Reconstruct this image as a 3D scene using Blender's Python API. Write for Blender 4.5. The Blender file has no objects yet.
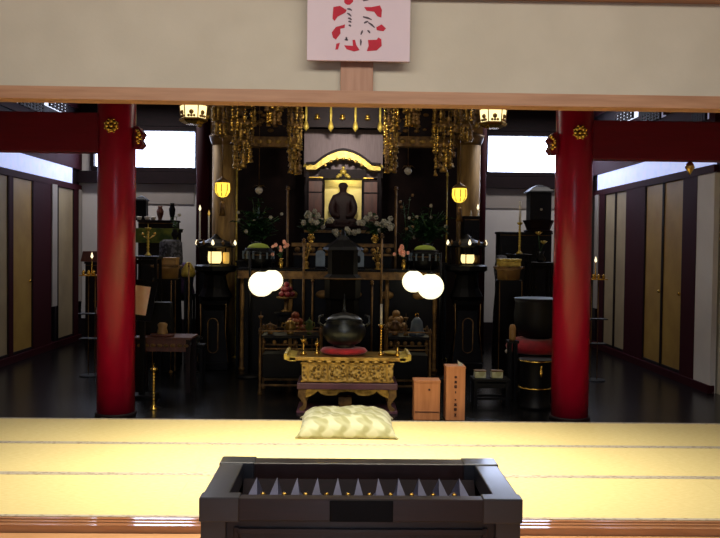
import bpy, bmesh, math, random
from mathutils import Vector, Matrix, noise
random.seed(7)
PI = math.pi
C = bpy.context.scene.collection
sc = bpy.context.scene

# ------------------------------------------------------------------ camera
F = 820.0
CAM = Vector((0, 0, 1.55))
YAW, PITCH, ROLL = 0.0183, 0.0268, 0.012
fw = Vector((math.sin(YAW)*math.cos(PITCH), math.cos(YAW)*math.cos(PITCH), -math.sin(PITCH)))
r0 = Vector((math.cos(YAW), -math.sin(YAW), 0))
u0 = r0.cross(fw)
rt = r0*math.cos(ROLL) + u0*math.sin(ROLL)
up = -r0*math.sin(ROLL) + u0*math.cos(ROLL)
cam_d = bpy.data.cameras.new('camera'); cam = bpy.data.objects.new('camera', cam_d); C.objects.link(cam)
cam_d.sensor_width = 36; cam_d.lens = 36*F/720; cam_d.clip_end = 100
M = Matrix((rt, up, -fw)).transposed().to_4x4(); M.translation = CAM
cam.matrix_world = M
sc.camera = cam

def W(px, py, D):
    """point seen in the photograph at (px, py) whose distance from the doorway is D"""
    v = fw*F + rt*(px-360) + up*(269-py)
    t = D/v.y
    return CAM + v*t
def X(px, D, py=247): return W(px, py, D).x
def Z(py, D, px=345): return W(px, py, D).z
def S(D): return D/F

# ------------------------------------------------------------------ materials
def lin(c):
    r = []
    for v in c:
        v = v/255.0
        r.append(v/12.92 if v <= 0.04045 else ((v+0.055)/1.055)**2.4)
    return (r[0], r[1], r[2], 1)

def mat(name, col, rough=0.5, metal=0.0, col2=None, scale=8.0, stretch=(1, 1, 1), bump=0.0, bscale=None,
        emit=None, estr=0.0, coat=0.0, kind='noise', lo=0.35, hi=0.65, spec=0.5, alpha=None, sheen=0.0, trans=0.0):
    m = bpy.data.materials.new(name); m.use_nodes = True
    nt = m.node_tree; N = nt.nodes; L = nt.links
    b = N['Principled BSDF']
    b.inputs['Roughness'].default_value = rough
    b.inputs['Metallic'].default_value = metal
    b.inputs['Coat Weight'].default_value = coat
    b.inputs['Coat Roughness'].default_value = 0.12
    b.inputs['Specular IOR Level'].default_value = spec
    b.inputs['Sheen Weight'].default_value = sheen
    b.inputs['Transmission Weight'].default_value = trans
    tc = N.new('ShaderNodeTexCoord'); mp = N.new('ShaderNodeMapping')
    mp.inputs['Scale'].default_value = stretch
    L.new(tc.outputs['Object'], mp.inputs['Vector'])
    if kind == 'noise':
        t = N.new('ShaderNodeTexNoise'); t.inputs['Scale'].default_value = scale; t.inputs['Detail'].default_value = 5
        fac = t.outputs['Fac']
    elif kind == 'voronoi':
        t = N.new('ShaderNodeTexVoronoi'); t.inputs['Scale'].default_value = scale; fac = t.outputs['Distance']
    elif kind == 'wave':
        t = N.new('ShaderNodeTexWave'); t.inputs['Scale'].default_value = scale
        t.inputs['Distortion'].default_value = 2.5; t.inputs['Detail'].default_value = 3; fac = t.outputs['Fac']
    elif kind == 'magic':
        t = N.new('ShaderNodeTexMagic'); t.inputs['Scale'].default_value = scale; fac = t.outputs['Fac']
    L.new(mp.outputs['Vector'], t.inputs['Vector'])
    rp = N.new('ShaderNodeValToRGB')
    rp.color_ramp.elements[0].position = lo; rp.color_ramp.elements[1].position = hi
    c1 = lin(col); c2 = lin(col2) if col2 else tuple(min(1, v*0.82) for v in c1[:3])+(1,)
    rp.color_ramp.elements[0].color = c2; rp.color_ramp.elements[1].color = c1
    L.new(fac, rp.inputs['Fac']); L.new(rp.outputs['Color'], b.inputs['Base Color'])
    if bump:
        bp = N.new('ShaderNodeBump'); bp.inputs['Strength'].default_value = bump; bp.inputs['Distance'].default_value = 0.01
        if bscale:
            t2 = N.new('ShaderNodeTexNoise'); t2.inputs['Scale'].default_value = bscale; t2.inputs['Detail'].default_value = 4
            L.new(mp.outputs['Vector'], t2.inputs['Vector']); L.new(t2.outputs['Fac'], bp.inputs['Height'])
        else: L.new(fac, bp.inputs['Height'])
        L.new(bp.outputs['Normal'], b.inputs['Normal'])
    if emit:
        b.inputs['Emission Color'].default_value = lin(emit); b.inputs['Emission Strength'].default_value = estr
    if alpha is not None: b.inputs['Alpha'].default_value = alpha
    return m

K = {}
K['plaster'] = mat('plaster', (198, 190, 172), 0.9, col2=(190, 182, 164), scale=3, bump=0.05, bscale=60)
K['plaster_white'] = mat('plaster_white', (196, 192, 190), 0.85, scale=2, col2=(186, 182, 182))
K['plaster_grey'] = mat('plaster_grey', (150, 142, 138), 0.85, scale=2, col2=(140, 134, 130))
K['hinoki'] = mat('hinoki_wood', (176, 132, 98), 0.5, col2=(158, 114, 82), scale=3, stretch=(1, 12, 14), bump=0.03)
K['hinoki_up'] = mat('hinoki_wood_upright', (172, 128, 100), 0.5, col2=(158, 114, 86), scale=3, stretch=(12, 12, 1), bump=0.03)
K['sill'] = mat('sill_wood', (172, 122, 86), 0.1, col2=(158, 108, 74), scale=3, stretch=(1, 14, 14), coat=0.3)
K['hallfloor'] = mat('hall_floor_wood', (220, 168, 120), 0.4, col2=(204, 150, 102), scale=2.5, stretch=(1, 10, 10), coat=0.2)
K['red'] = mat('red_lacquer', (146, 5, 42), 0.3, col2=(138, 4, 38), scale=2, spec=0.45)
K['beam'] = mat('dark_red_lacquer', (98, 5, 27), 0.5, spec=.25, col2=(90, 4, 24), scale=3, stretch=(1, 8, 8))
K['maroon'] = mat('maroon_timber', (46, 5, 16), 0.75, spec=.1, col2=(48, 8, 18), scale=4, stretch=(8, 8, 1))
K['darkwood'] = mat('dark_timber', (28, 14, 20), 0.65, spec=.2, col2=(20, 11, 15), scale=4, stretch=(2, 2, 8))
K['ceil'] = mat('ceiling_board', (52, 38, 34), 0.7, col2=(40, 29, 26), scale=3, stretch=(1, 8, 1))
K['hallceil'] = mat('hall_ceiling_board', (150, 125, 100), 0.7, scale=3, stretch=(8, 1, 1))
K['blackfloor'] = mat('black_lacquer_floor', (9, 9, 12), 0.24, col2=(6, 6, 8), scale=2, spec=0.5, bump=0.02, bscale=6)
K['black'] = mat('black_lacquer', (8, 7, 10), 0.45, col2=(5, 5, 7), scale=3, spec=0.14)
K['blackmat'] = mat('dull_black', (14, 14, 20), 0.55, col2=(9, 9, 13), scale=6, spec=.3)
K['gold'] = mat('gold_leaf', (188, 152, 78), 0.38, 0.8, col2=(122, 94, 42), scale=14, bump=0.35, bscale=30)
K['goldrelief'] = mat('gold_relief', (190, 156, 84), 0.42, 0.6, col2=(76, 54, 26), scale=26, kind='voronoi', lo=0.15, hi=0.6, bump=0.9)
K['golddull'] = mat('dull_gold_timber', (138, 104, 54), 0.5, 0.4, col2=(78, 54, 26), scale=10, bump=0.3, bscale=24)
K['brass'] = mat('polished_brass', (228, 190, 96), 0.22, 0.95, col2=(190, 148, 62), scale=6)
K['brightgold'] = mat('bright_gold_paint', (208, 184, 84), 0.45, 0.35, col2=(164, 136, 50), scale=20)
K['goldcloth'] = mat('gold_brocade_pillar', (176, 142, 84), 0.6, 0.25, col2=(120, 92, 50), scale=16, stretch=(1, 1, 0.15), bump=0.3)
K['doorgold'] = mat('gold_paper_door', (156, 124, 56), 0.6, 0.05, col2=(140, 108, 46), scale=3)
K['doortan'] = mat('tan_paper_door', (150, 134, 104), 0.7, col2=(136, 120, 94), scale=3)
K['purple'] = mat('purple_lacquer', (92, 52, 66), 0.35, col2=(76, 42, 54), scale=5)
K['redcloth'] = mat('red_cloth', (176, 18, 36), 0.8, col2=(140, 12, 26), scale=12, bump=0.2, sheen=0.3)
K['purplecloth'] = mat('purple_cloth', (70, 48, 92), 0.9, col2=(52, 36, 70), scale=10)
K['greencloth'] = mat('green_gold_cloth', (110, 118, 40), 0.8, col2=(50, 72, 26), scale=9)
K['brocade'] = mat('pale_gold_brocade', (184, 184, 150), 0.6, 0.0, col2=(146, 144, 98), scale=7, kind='magic', lo=0.3, hi=0.6, bump=0.15, sheen=0.2)
K['boxwood'] = mat('light_box_wood', (176, 114, 70), 0.6, col2=(160, 100, 58), scale=3, stretch=(12, 12, 1))
K['ink'] = mat('dark_ink', (58, 22, 14), 0.8)
K['greystroke'] = mat('grey_stroke', (84, 70, 80), 0.8)
K['offer'] = mat('offering_box_wood', (36, 20, 20), 0.34, col2=(26, 14, 15), scale=4, stretch=(1, 10, 12), coat=0.15)
K['metal'] = mat('dark_iron_fitting', (20, 23, 32), 0.34, 0.0, col2=(16, 18, 26), scale=30, spec=1.0, coat=0.4)
K['bar'] = mat('grille_bar_wood', (92, 94, 124), 0.4, col2=(76, 78, 104), scale=8)
K['paper'] = mat('white_card', (214, 196, 202), 0.8, col2=(206, 188, 196), scale=2)
K['redpaint'] = mat('red_paint', (184, 6, 46), 0.7, col2=(170, 5, 38), scale=12)
K['sheet'] = mat('cream_printed_sheet', (246, 216, 196), 0.8, col2=(236, 186, 164), scale=9)
K['bronze'] = mat('dark_bronze', (62, 66, 68), 0.3, 0.8, col2=(40, 42, 44), scale=9)
K['statue'] = mat('dark_carved_wood', (34, 14, 14), 0.6, spec=.2, col2=(26, 10, 10), scale=9)
K['brown'] = mat('brown_shrine_wood', (92, 44, 30), 0.45, col2=(72, 34, 24), scale=5, stretch=(6, 6, 1))
K['backgold'] = mat('gold_backing', (222, 202, 124), 0.5, 0.1, col2=(200, 178, 96), scale=4)
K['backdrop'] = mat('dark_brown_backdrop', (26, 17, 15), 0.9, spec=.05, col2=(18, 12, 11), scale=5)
K['curtain'] = mat('mauve_grey_curtain', (122, 108, 112), 0.9, col2=(110, 97, 101), scale=5, stretch=(14, 1, 1), bump=0.2)
K['leaf'] = mat('leaf_green', (44, 88, 42), 0.5, col2=(24, 54, 26), scale=12)
K['leaf2'] = mat('fresh_leaf', (100, 140, 62), 0.5, col2=(66, 100, 40), scale=12)
K['lime'] = mat('lime_green_cloth', (160, 178, 62), 0.7, col2=(130, 150, 46), scale=6)
K['white'] = mat('white_petal', (176, 172, 156), 0.6, col2=(150, 146, 128), scale=20)
K['pink'] = mat('pink_petal', (255, 200, 176), 0.6, col2=(250, 150, 120), scale=20)
K['ochre'] = mat('ochre_wood', (156, 120, 66), 0.5, col2=(130, 96, 50), scale=6)
K['orange'] = mat('orange_fruit', (150, 72, 30), 0.5, col2=(124, 56, 22), scale=40, bump=0.1)
K['peach'] = mat('red_fruit', (116, 18, 32), 0.5, col2=(96, 24, 28), scale=10)
K['wax'] = mat('white_wax', (206, 200, 190), 0.5, scale=8)
K['greyblue'] = mat('blue_grey_porcelain', (96, 112, 124), 0.35, col2=(74, 88, 100), scale=8)
K['greycloth'] = mat('grey_patterned_cloth', (80, 80, 90), 0.8, col2=(26, 28, 36), scale=22, lo=.45, hi=.55)
K['tatami'] = mat('tatami_straw', (232, 214, 154), 0.75, col2=(224, 204, 140), scale=90, stretch=(0.25, 1, 1), bump=0.08, spec=0.25)
K['heri'] = mat('tatami_border_brocade', (188, 176, 158), 0.8, col2=(146, 128, 112), scale=9, kind='voronoi', stretch=(3, 6, 1), lo=0.2, hi=0.5)
K['glow'] = mat('lit_globe_paper', (255, 250, 230), 0.6, emit=(255, 242, 196), estr=1.7)
K['glowy'] = mat('lit_yellow_paper', (255, 226, 120), 0.6, emit=(255, 214, 70), estr=1.5, col2=(236, 200, 90), scale=30)
K['glowcyl'] = mat('lit_cream_shade', (255, 236, 190), 0.6, emit=(255, 226, 150), estr=1.5)
K['glowdim'] = mat('dim_amber_shade', (240, 190, 100), 0.6, emit=(240, 190, 90), estr=0.5)
K['glowhex'] = mat('lit_panel_paper', (255, 240, 190), 0.6, emit=(255, 234, 166), estr=1.5)
K['flame'] = mat('flame_light', (255, 240, 200), 0.6, emit=(255, 235, 190), estr=1.6)
K['shoji'] = mat('daylit_window_paper', (235, 240, 255), 0.8, emit=(206, 220, 255), estr=12.0)
K['shojidim'] = mat('shaded_window_paper', (200, 205, 225), 0.8, emit=(150, 160, 200), estr=0.35)
K['frieze'] = mat('glowing_white_frieze', (200, 205, 230), 0.8, emit=(186, 200, 252), estr=0.75)  # glow added to the white band for daylight falling on it
K['lat'] = mat('daylit_lattice_pane', (220, 226, 240), 0.8, emit=(226, 232, 255), estr=1.4)
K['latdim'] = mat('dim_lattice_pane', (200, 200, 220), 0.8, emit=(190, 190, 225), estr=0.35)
K['daylight'] = mat('entrance_daylight', (255, 255, 255), 0.8, emit=(200, 214, 255), estr=3)
K['lampon'] = mat('ceiling_lamp_diffuser', (255, 250, 240), 0.8, emit=(255, 240, 214), estr=4.0)

# ------------------------------------------------------------------ geometry kit
class MB:
    def __init__(s): s.b = bmesh.new(); s.mi = 0; s.smooth = set()
    def _fin(s, faces, sm=False):
        for f in faces:
            f.material_index = s.mi; f.smooth = sm
    def box(s, c, d, rz=0, rx=0, ry=0, taper=1.0):
        vs = []
        R = Matrix.Rotation(rz, 3, 'Z') @ Matrix.Rotation(ry, 3, 'Y') @ Matrix.Rotation(rx, 3, 'X')
        for z in (-1, 1):
            k = taper if z > 0 else 1
            for x, y in ((-1, -1), (1, -1), (1, 1), (-1, 1)):
                vs.append(s.b.verts.new(Vector(c) + R @ Vector((x*d[0]/2*k, y*d[1]/2*k, z*d[2]/2))))
        fs = [s.b.faces.new([vs[i] for i in q]) for q in ((3, 2, 1, 0), (4, 5, 6, 7), (0, 1, 5, 4), (1, 2, 6, 5), (2, 3, 7, 6), (3, 0, 4, 7))]
        s._fin(fs); return s
    def lathe(s, prof, c=(0, 0, 0), n=20, sq=None, rot=0, sx=1, sy=1, smooth=True):
        rings = []
        for r, z in prof:
            ring = [s.b.verts.new((c[0]+max(r, 1e-4)*sx*math.cos(rot+2*PI*i/n), c[1]+max(r, 1e-4)*sy*math.sin(rot+2*PI*i/n), c[2]+z)) for i in range(n)]
            rings.append(ring)
        fs = []
        for a, b2 in zip(rings, rings[1:]):
            for i in range(n):
                j = (i+1) % n
                fs.append(s.b.faces.new((a[i], a[j], b2[j], b2[i])))
        s._fin(fs, smooth)
        caps = [s.b.faces.new(list(reversed(rings[0]))), s.b.faces.new(rings[-1])]
        s._fin(caps); return s
    def cyl(s, c, r, h, n=16, r2=None, smooth=True):
        return s.lathe([(r, 0), (r if r2 is None else r2, h)], c, n, smooth=smooth)
    def tube(s, pts, r, n=8, r2=None):
        pts = [Vector(p) for p in pts]; rings = []
        for i, p in enumerate(pts):
            d = (pts[min(i+1, len(pts)-1)] - pts[max(i-1, 0)])
            if d.length < 1e-9: d = Vector((0, 0, 1))
            d.normalize()
            a = Vector((0, 1, 0)) if abs(d.y) < 0.9 else Vector((1, 0, 0))
            u = d.cross(a).normalized(); v = d.cross(u)
            t = i/max(1, len(pts)-1); rr = r if r2 is None else r+(r2-r)*t
            rings.append([s.b.verts.new(p + (u*math.cos(2*PI*k/n)+v*math.sin(2*PI*k/n))*rr) for k in range(n)])
        fs = []
        for a, b2 in zip(rings, rings[1:]):
            for i in range(n):
                fs.append(s.b.faces.new((a[i], a[(i+1) % n], b2[(i+1) % n], b2[i])))
        s._fin(fs, True)
        s._fin([s.b.faces.new(list(reversed(rings[0]))), s.b.faces.new(rings[-1])]); return s
    def loop(s, pts, r, n=6):
        return s.tube(list(pts)+[pts[0]], r, n)
    def ball(s, c, r, sx=1, sy=1, sz=1, n=12, m=8):
        prof = [(r*math.sin(PI*i/m), -r*sz*math.cos(PI*i/m)) for i in range(m+1)]
        return s.lathe(prof, c, n, sx=sx, sy=sy)
    def prism(s, poly, y0, y1, axis='y'):
        """polygon in xz pushed from y0 to y1"""
        a = [s.b.verts.new((p[0], y0, p[1])) for p in poly]
        b2 = [s.b.verts.new((p[0], y1, p[1])) for p in poly]
        n = len(poly); fs = [s.b.faces.new(a), s.b.faces.new(list(reversed(b2)))]
        for i in range(n): fs.append(s.b.faces.new((a[i], b2[i], b2[(i+1) % n], a[(i+1) % n])))
        s._fin(fs); return s
    def strip(s, pts, w, y0, y1):
        """a curved band (polyline in xz with thickness w) with real depth"""
        n = len(pts); L = []; Rr = []
        for i, p in enumerate(pts):
            q0 = Vector(pts[max(i-1, 0)]); q1 = Vector(pts[min(i+1, n-1)])
            d = (q1-q0).normalized(); nn = Vector((-d[1], d[0]))
            ww = w[i] if isinstance(w, (list, tuple)) else w
            L.append((p[0]+nn[0]*ww/2, p[1]+nn[1]*ww/2)); Rr.append((p[0]-nn[0]*ww/2, p[1]-nn[1]*ww/2))
        for i in range(n-1): s.prism([L[i], L[i+1], Rr[i+1], Rr[i]], y0, y1)
        return s
    def leaf(s, base, dirv, L, w, droop=0.3):
        d = Vector(dirv).normalized(); side = d.cross(Vector((0, 0, 1)))
        if side.length < 1e-3: side = Vector((1, 0, 0))
        side.normalize(); base = Vector(base); mid = base+d*L*0.5+Vector((0, 0, 0.04*L)); tip = base+d*L-Vector((0, 0, droop*L))
        v = [s.b.verts.new(p) for p in (base, mid+side*w/2, tip, mid-side*w/2, mid-Vector((0, 0, w*0.25)))]
        s._fin([s.b.faces.new((v[0], v[1], v[4])), s.b.faces.new((v[1], v[2], v[4])), s.b.faces.new((v[2], v[3], v[4])), s.b.faces.new((v[3], v[0], v[4]))], True)
        return s
    def build_each(s, name, m, parent, bevel=0.0):
        """every loose piece becomes a part of its own"""
        s.b.verts.index_update(); s.b.faces.index_update(); s.b.verts.ensure_lookup_table(); seen = set(); out = []
        for v0 in s.b.verts:
            if v0.index in seen: continue
            st = [v0]; isl = []; seen.add(v0.index)
            while st:
                v = st.pop(); isl.append(v)
                for e in v.link_edges:
                    w = e.other_vert(v)
                    if w.index not in seen: seen.add(w.index); st.append(w)
            nb = MB(); mp = {v.index: nb.b.verts.new(v.co) for v in isl}
            fs = {f for v in isl for f in v.link_faces}
            for f in sorted(fs, key=lambda f: f.index):
                nf = nb.b.faces.new([mp[v.index] for v in f.verts]); nf.smooth = f.smooth
            out.append(nb.build(name, m, parent, bevel))
        s.b.free(); return out
    def build(s, name, m, parent=None, bevel=0.0):
        bmesh.ops.recalc_face_normals(s.b, faces=s.b.faces[:])
        me = bpy.data.meshes.new(name); s.b.to_mesh(me); s.b.free()
        for x in (m if isinstance(m, (list, tuple)) else [m]): me.materials.append(x)
        o = bpy.data.objects.new(name, me); C.objects.link(o)
        if parent: o.parent = parent
        if bevel:
            md = o.modifiers.new('bevel', 'BEVEL'); md.width = bevel; md.segments = 2; md.limit_method = 'ANGLE'
        return o

def T(name, label, cat, loc=(0, 0, 0), group=None, rz=0):
    o = bpy.data.objects.new(name, None); C.objects.link(o); o.empty_display_size = 0.1
    o.location = loc; o.rotation_euler = (0, 0, rz)
    o['label'] = label; o['category'] = cat
    if group: o['group'] = group
    return o
def one(mb, name, m, label, cat, loc=(0, 0, 0), group=None, bevel=0.0, rz=0):
    o = mb.build(name, m, None, bevel); o.location = loc; o.rotation_euler = (0, 0, rz)
    o['label'] = label; o['category'] = cat
    if group: o['group'] = group
    return o
def struct(mb, name, m, bevel=0.0, label=None):
    o = mb.build(name, m, None, bevel); o['kind'] = 'structure'
    if label: o['label'] = label
    return o
def dup(root, loc, label=None, rz=None, scale=None):
    r = root.copy(); C.objects.link(r); r.location = loc
    if rz is not None: r.rotation_euler = (0, 0, rz)
    if scale: r.scale = scale
    if label: r['label'] = label
    for ch in list(root.children):
        c = ch.copy(); C.objects.link(c); c.parent = r
        for g in list(ch.children):
            d = g.copy(); C.objects.link(d); d.parent = c
    return r

# ================================================================== SETTING
FZ = -0.04            # inner floor, just under the mats
XL, XR, YB = -4.43, 4.12, 13.75
YF = 4.57             # line of the sill and lintel
CZ = 4.25
b = MB(); b.box((0, 10.65, FZ-0.05), (XR-XL+0.6, 6.72, 0.1)); b.b.verts.ensure_lookup_table()
o = struct(b, 'floor', K['blackfloor'])
b = MB(); b.box((0, -0.64, -0.09), (12.4, 10.26, 0.1))
struct(b, 'floor.001', K['hallfloor'])
b = MB(); b.box((0, YF-0.0, -0.045), (12.4, 0.14, 0.09)); b.box((0, YF-0.02, 0.003), (12.4, 0.015, 0.006)); b.box((0, YF+0.03, 0.003), (12.4, 0.015, 0.006))
struct(b, 'trim_1', K['sill'])
b = MB(); b.box((0, 9.4, CZ+0.05), (XR-XL+0.6, 9.6, 0.1))
for i in range(14): b.box((0, 5.2+0.65*i, CZ-0.03), (XR-XL, 0.05, 0.06))
struct(b, 'ceiling', K['ceil'])
b = MB(); b.box((0, -0.7, 3.75), (12.4, 10.8, 0.1))
for i in range(11): b.box((-5.5+1.1*i, -0.7, 3.68), (0.06, 10.8, 0.05))
struct(b, 'ceiling.001', K['hallceil'])
# hall walls round the camera
b = MB(); b.box((-6.2, -0.7, 1.85), (0.1, 10.8, 3.9)); struct(b, 'wall_hall_left', K['plaster'])
b = MB(); b.box((6.2, -0.7, 1.85), (0.1, 10.8, 3.9)); struct(b, 'wall_hall_right', K['plaster'])
b = MB(); b.box((-3.3, -6.1, 1.85), (5.8, 0.1, 3.9)); b.box((3.3, -6.1, 1.85), (5.8, 0.1, 3.9)); b.box((0, -6.1, 3.45), (0.8, 0.1, 0.7))
struct(b, 'wall_hall_back', K['plaster'])
b = MB(); b.box((0, -6.13, 1.53), (0.8, 0.04, 3.15)); struct(b, 'window_1', K['daylight'])
b = MB()
for x in (-0.4, 0.4): b.box((x, -6.03, 1.53), (0.05, 0.06, 3.15))
for z in (0.0, 3.1): b.box((0, -6.03, z), (0.8, 0.05, 0.035))
struct(b, 'door_1', K['darkwood'])

# front wall above the lintel
zk0, zk1 = Z(103.2, YF-.07), Z(90.5, YF-.07)
ztop = Z(1.5, YF, 560)
b = MB(); b.box((0, YF+0.03, (zk1+3.75)/2), (12.4, 0.06, 3.75-zk1)); struct(b, 'wall_front', K['plaster'])
for sx in (-1, 1):
    b = MB(); b.box((sx*5.6, YF+0.03, zk1/2), (1.4, 0.06, zk1)); struct(b, 'wall_front_'+('left' if sx < 0 else 'right'), K['plaster'])
b = MB(); b.box((0, YF-0.005, (zk0+zk1)/2), (12.4, 0.13, zk1-zk0)); 
struct(b, 'trim_2', K['hinoki'], bevel=0.001)
b = MB(); b.box((0, YF-0.02, ztop+0.07), (12.4, 0.12, 0.14)); struct(b, 'trim_3', K['hinoki'], bevel=0.004)
xa, xb = X(340.5, YF, 75), X(373, YF, 75)
b = MB(); b.box(((xa+xb)/2, YF-0.012, (zk1+ztop)/2), (xb-xa, 0.05, ztop-zk1)); struct(b, 'trim_4', K['hinoki_up'], bevel=0.003)
# side walls of the mat room
for sx, nm in ((XL-0.1, 'wall_left'), (XR+0.1, 'wall_right')):
    b = MB(); b.box((sx, 6.9, 2.1), (0.1, 4.5, 4.4)); struct(b, nm, K['plaster'])

# tatami in three rows
rows = [4.642, 5.526, 6.387, 7.284]
lab = ['pale straw tatami mat in the nearest row beside the wooden sill', 'pale straw tatami mat in the middle row of three', 'pale straw tatami mat in the far row under the brocade cushion line']
lab[2] = 'pale straw tatami mat in the farthest row against the dark inner floor'
def mat_mesh(w, dpt):
    return None
proto = {}
for ri in range(3):
    y0, y1 = rows[ri], rows[ri+1]; d = y1-y0; n = 5; wd = (XR-XL)/n
    root = T('tatami_mat', lab[ri], 'tatami mat', (XL+wd/2, (y0+y1)/2, 0), group=['tatami mats in the nearest row', 'tatami mats in the middle row', 'tatami mats in the farthest row'][ri])
    b = MB(); b.box((0, 0, -0.025), (wd-0.001, d-0.002, 0.05)); b.build('straw_mat', K['tatami'], root)
    for sy in (-1, 1):
        b = MB(); b.box((0, sy*(d/2-0.017), 0.001), (wd-0.001, 0.031, 0.003)); b.build('cloth_border', K['heri'], root)
    for i in range(1, n): dup(root, (XL+wd*(i+0.5), (y0+y1)/2, 0))

# back wall with the two long windows
def wall_with(name, parts, m):
    b = MB()
    for p in parts: b.box(*p)
    return struct(b, name, m)
zw0, zw1 = Z(167, YB, 165), Z(131.5, YB, 165)
zw0r, zw1r = Z(173, YB, 522), Z(136.5, YB, 522)
zw0, zw1 = (zw0+zw0r)/2, (zw1+zw1r)/2
wl0, wl1 = X(95, YB, 150), X(195.5, YB, 150)
wr0, wr1 = X(487.5, YB, 155), X(582, YB, 155)
yb = YB+0.06
def bx(x0, x1, z0, z1, y=yb, t=0.12): return ((((x0+x1)/2), y, (z0+z1)/2), (x1-x0, t, z1-z0))
zs = Z(184, YB, 165)      # underside of the dark beam below the windows
wall_with('wall_back', [bx(XL-0.1, XR+0.1, FZ, zw0), bx(XL-0.1, XR+0.1, zw1, CZ), bx(XL-.1, wl0, zw0, zw1), bx(wl1, wr0, zw0, zw1), bx(wr1, XR+0.1, zw0, zw1)], K['plaster_white'])
for i, (a, c) in enumerate(((wl0, wl1), (wr0, wr1))):
    b = MB(); b.box(*bx(a, c, zw0, zw1, YB+0.1, 0.02)); w = struct(b, 'window_%d' % (i+2), K['shoji'])
    b = MB()
    b.box(*bx(a-0.05, c+0.05, zw1, zw1+0.07, YB-0.02, 0.1)); b.box(*bx(a-0.05, c+0.05, zw0-0.07, zw0, YB-0.02, 0.1))
    b.box(*bx(a-0.06, a, zw0, zw1, YB-0.02, 0.1)); b.box(*bx(c, c+0.06, zw0, zw1, YB-0.02, 0.1))
    b.build('window_frame', K['darkwood'], w)
# dark rails on the back wall
b = MB()
b.box(*bx(XL, XR, zs, zw0-0.08, YB-0.06, 0.12)); b.box(*bx(XL, XR, zw1+0.08, CZ, YB-0.03, 0.05))
struct(b, 'trim_5', K['darkwood'])
# grey upper strip above the white dado of the back wall
z2 = Z(204, YB, 165)
for i, (a, c) in enumerate(((X(136, YB), X(194, YB)), (X(482, YB), X(556, YB)))):
    b = MB(); b.box(*bx(a, c, z2, zs, YB-0.01, 0.02)); struct(b, 'trim_%d' % (6+i), K['plaster_grey'])
b = MB(); b.box(*bx(XL, XR, FZ, FZ+0.35, YB-0.03, 0.05)); struct(b, 'baseboard_back', K['darkwood'])
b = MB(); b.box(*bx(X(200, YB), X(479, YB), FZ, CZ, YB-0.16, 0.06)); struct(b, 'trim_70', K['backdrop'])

# side walls of the inner room: posts, papered doors, white frieze, lattice
DT = 2.44
def Dl(px): return (0-XL)*F/(345-px)
def Dr(px): return XR*F/(px-345)
def side(sign, XW, segs, pre):
    inn = -sign
    k = 0
    # upper wall: white band, then rail, then boards with transom windows
    b = MB(); b.box((XW+sign*0.07, (9.05+YB)/2+0.3, (2.44+CZ)/2), (0.12, YB-9.05+.8, CZ-2.44)); struct(b, 'wall_%s.001' % pre, K['darkwood'])
    b = MB()
    b.box((XW+inn*0.0, (9.05+YB)/2, 2.47), (0.08, YB-9.05, 0.09))
    b.box((XW+inn*0.02, (9.05+YB)/2, FZ+0.04), (0.08, YB-9.05, 0.1))
    struct(b, 'trim_%d' % (8 if sign < 0 else 9), K['maroon'])
    b = MB(); b.box((XW+inn*0.01, (9.05+YB)/2, 3.02), (0.06, YB-9.05, 0.50) )
    struct(b, 'trim_%d' % (10 if sign < 0 else 11), K['maroon'])
    b = MB(); b.box((XW+inn*0.02, (9.05+13.3)/2, 2.64), (0.02, 13.3-9.05, 0.25)); w_ = struct(b, 'window_%d' % (20 if sign < 0 else 21), K['frieze'])  # white frieze strip made to glow, its daylight put into the material
    nd = 2
    for (y0, y1, kind) in segs:
        yc, w = (y0+y1)/2, y1-y0
        if kind == 'post':
            b = MB(); b.box((XW+inn*0.0, yc, (FZ+2.44)/2), (0.07, w, 2.44-FZ)); struct(b, 'trim_%d' % (20+k+(20 if sign > 0 else 0)), K['maroon']); k += 1
        elif kind == 'dark':
            b = MB(); b.box((XW+sign*0.02, yc, (FZ+2.44)/2), (0.06, w, 2.44-FZ)); struct(b, 'trim_%d' % (20+k+(20 if sign > 0 else 0)), K['darkwood']); k += 1
        elif kind == 'strip':
            b = MB(); b.box((XW+inn*0.01, yc, (0.6+2.44)/2), (0.08, w, 2.44-0.6)); struct(b, 'trim_%d' % (20+k+(20 if sign > 0 else 0)), K['plaster_grey']); k += 1
        elif kind == 'white':
            b = MB(); b.box((XW+sign*0.0, yc, (FZ+2.44)/2), (0.06, w, 2.44-FZ)); struct(b, 'wall_%s_panel' % pre, K['plaster_white']); k += 1
        else:
            b = MB(); b.box((XW, yc, (0.06+2.42)/2), (0.035, w-0.01, 2.36)); d = struct(b, 'door_%d' % (nd+(10 if sign > 0 else 0)), K['doorgold'] if kind == 'gold' else K['doortan']); nd += 1
            b = MB()
            for yy in (y0+0.012, y1-0.012): b.box((XW+inn*0.015, yy, 1.24), (0.03, 0.02, 2.36))
            b.box((XW+inn*0.015, yc, 0.075), (0.03, w-0.01, 0.03)); b.build('door_frame', K['darkwood'], d)
            if kind == 'gold':
                b = MB(); b.ball((XW+inn*0.025, y0+0.08 if sign > 0 else y1-0.1, 1.02), 0.022, n=10, m=6); b.build('door_pull', K['brass'], d)
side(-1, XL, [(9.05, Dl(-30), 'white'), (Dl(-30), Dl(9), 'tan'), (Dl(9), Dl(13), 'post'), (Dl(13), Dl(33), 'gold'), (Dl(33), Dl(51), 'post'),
              (Dl(51), Dl(56), 'strip'), (Dl(56), Dl(58), 'dark'), (Dl(58), Dl(73.5), 'tan'), (Dl(73.5), Dl(78), 'post'), (Dl(78), Dl(81), 'strip'), (Dl(81), YB, 'post')], 'left')
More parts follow.
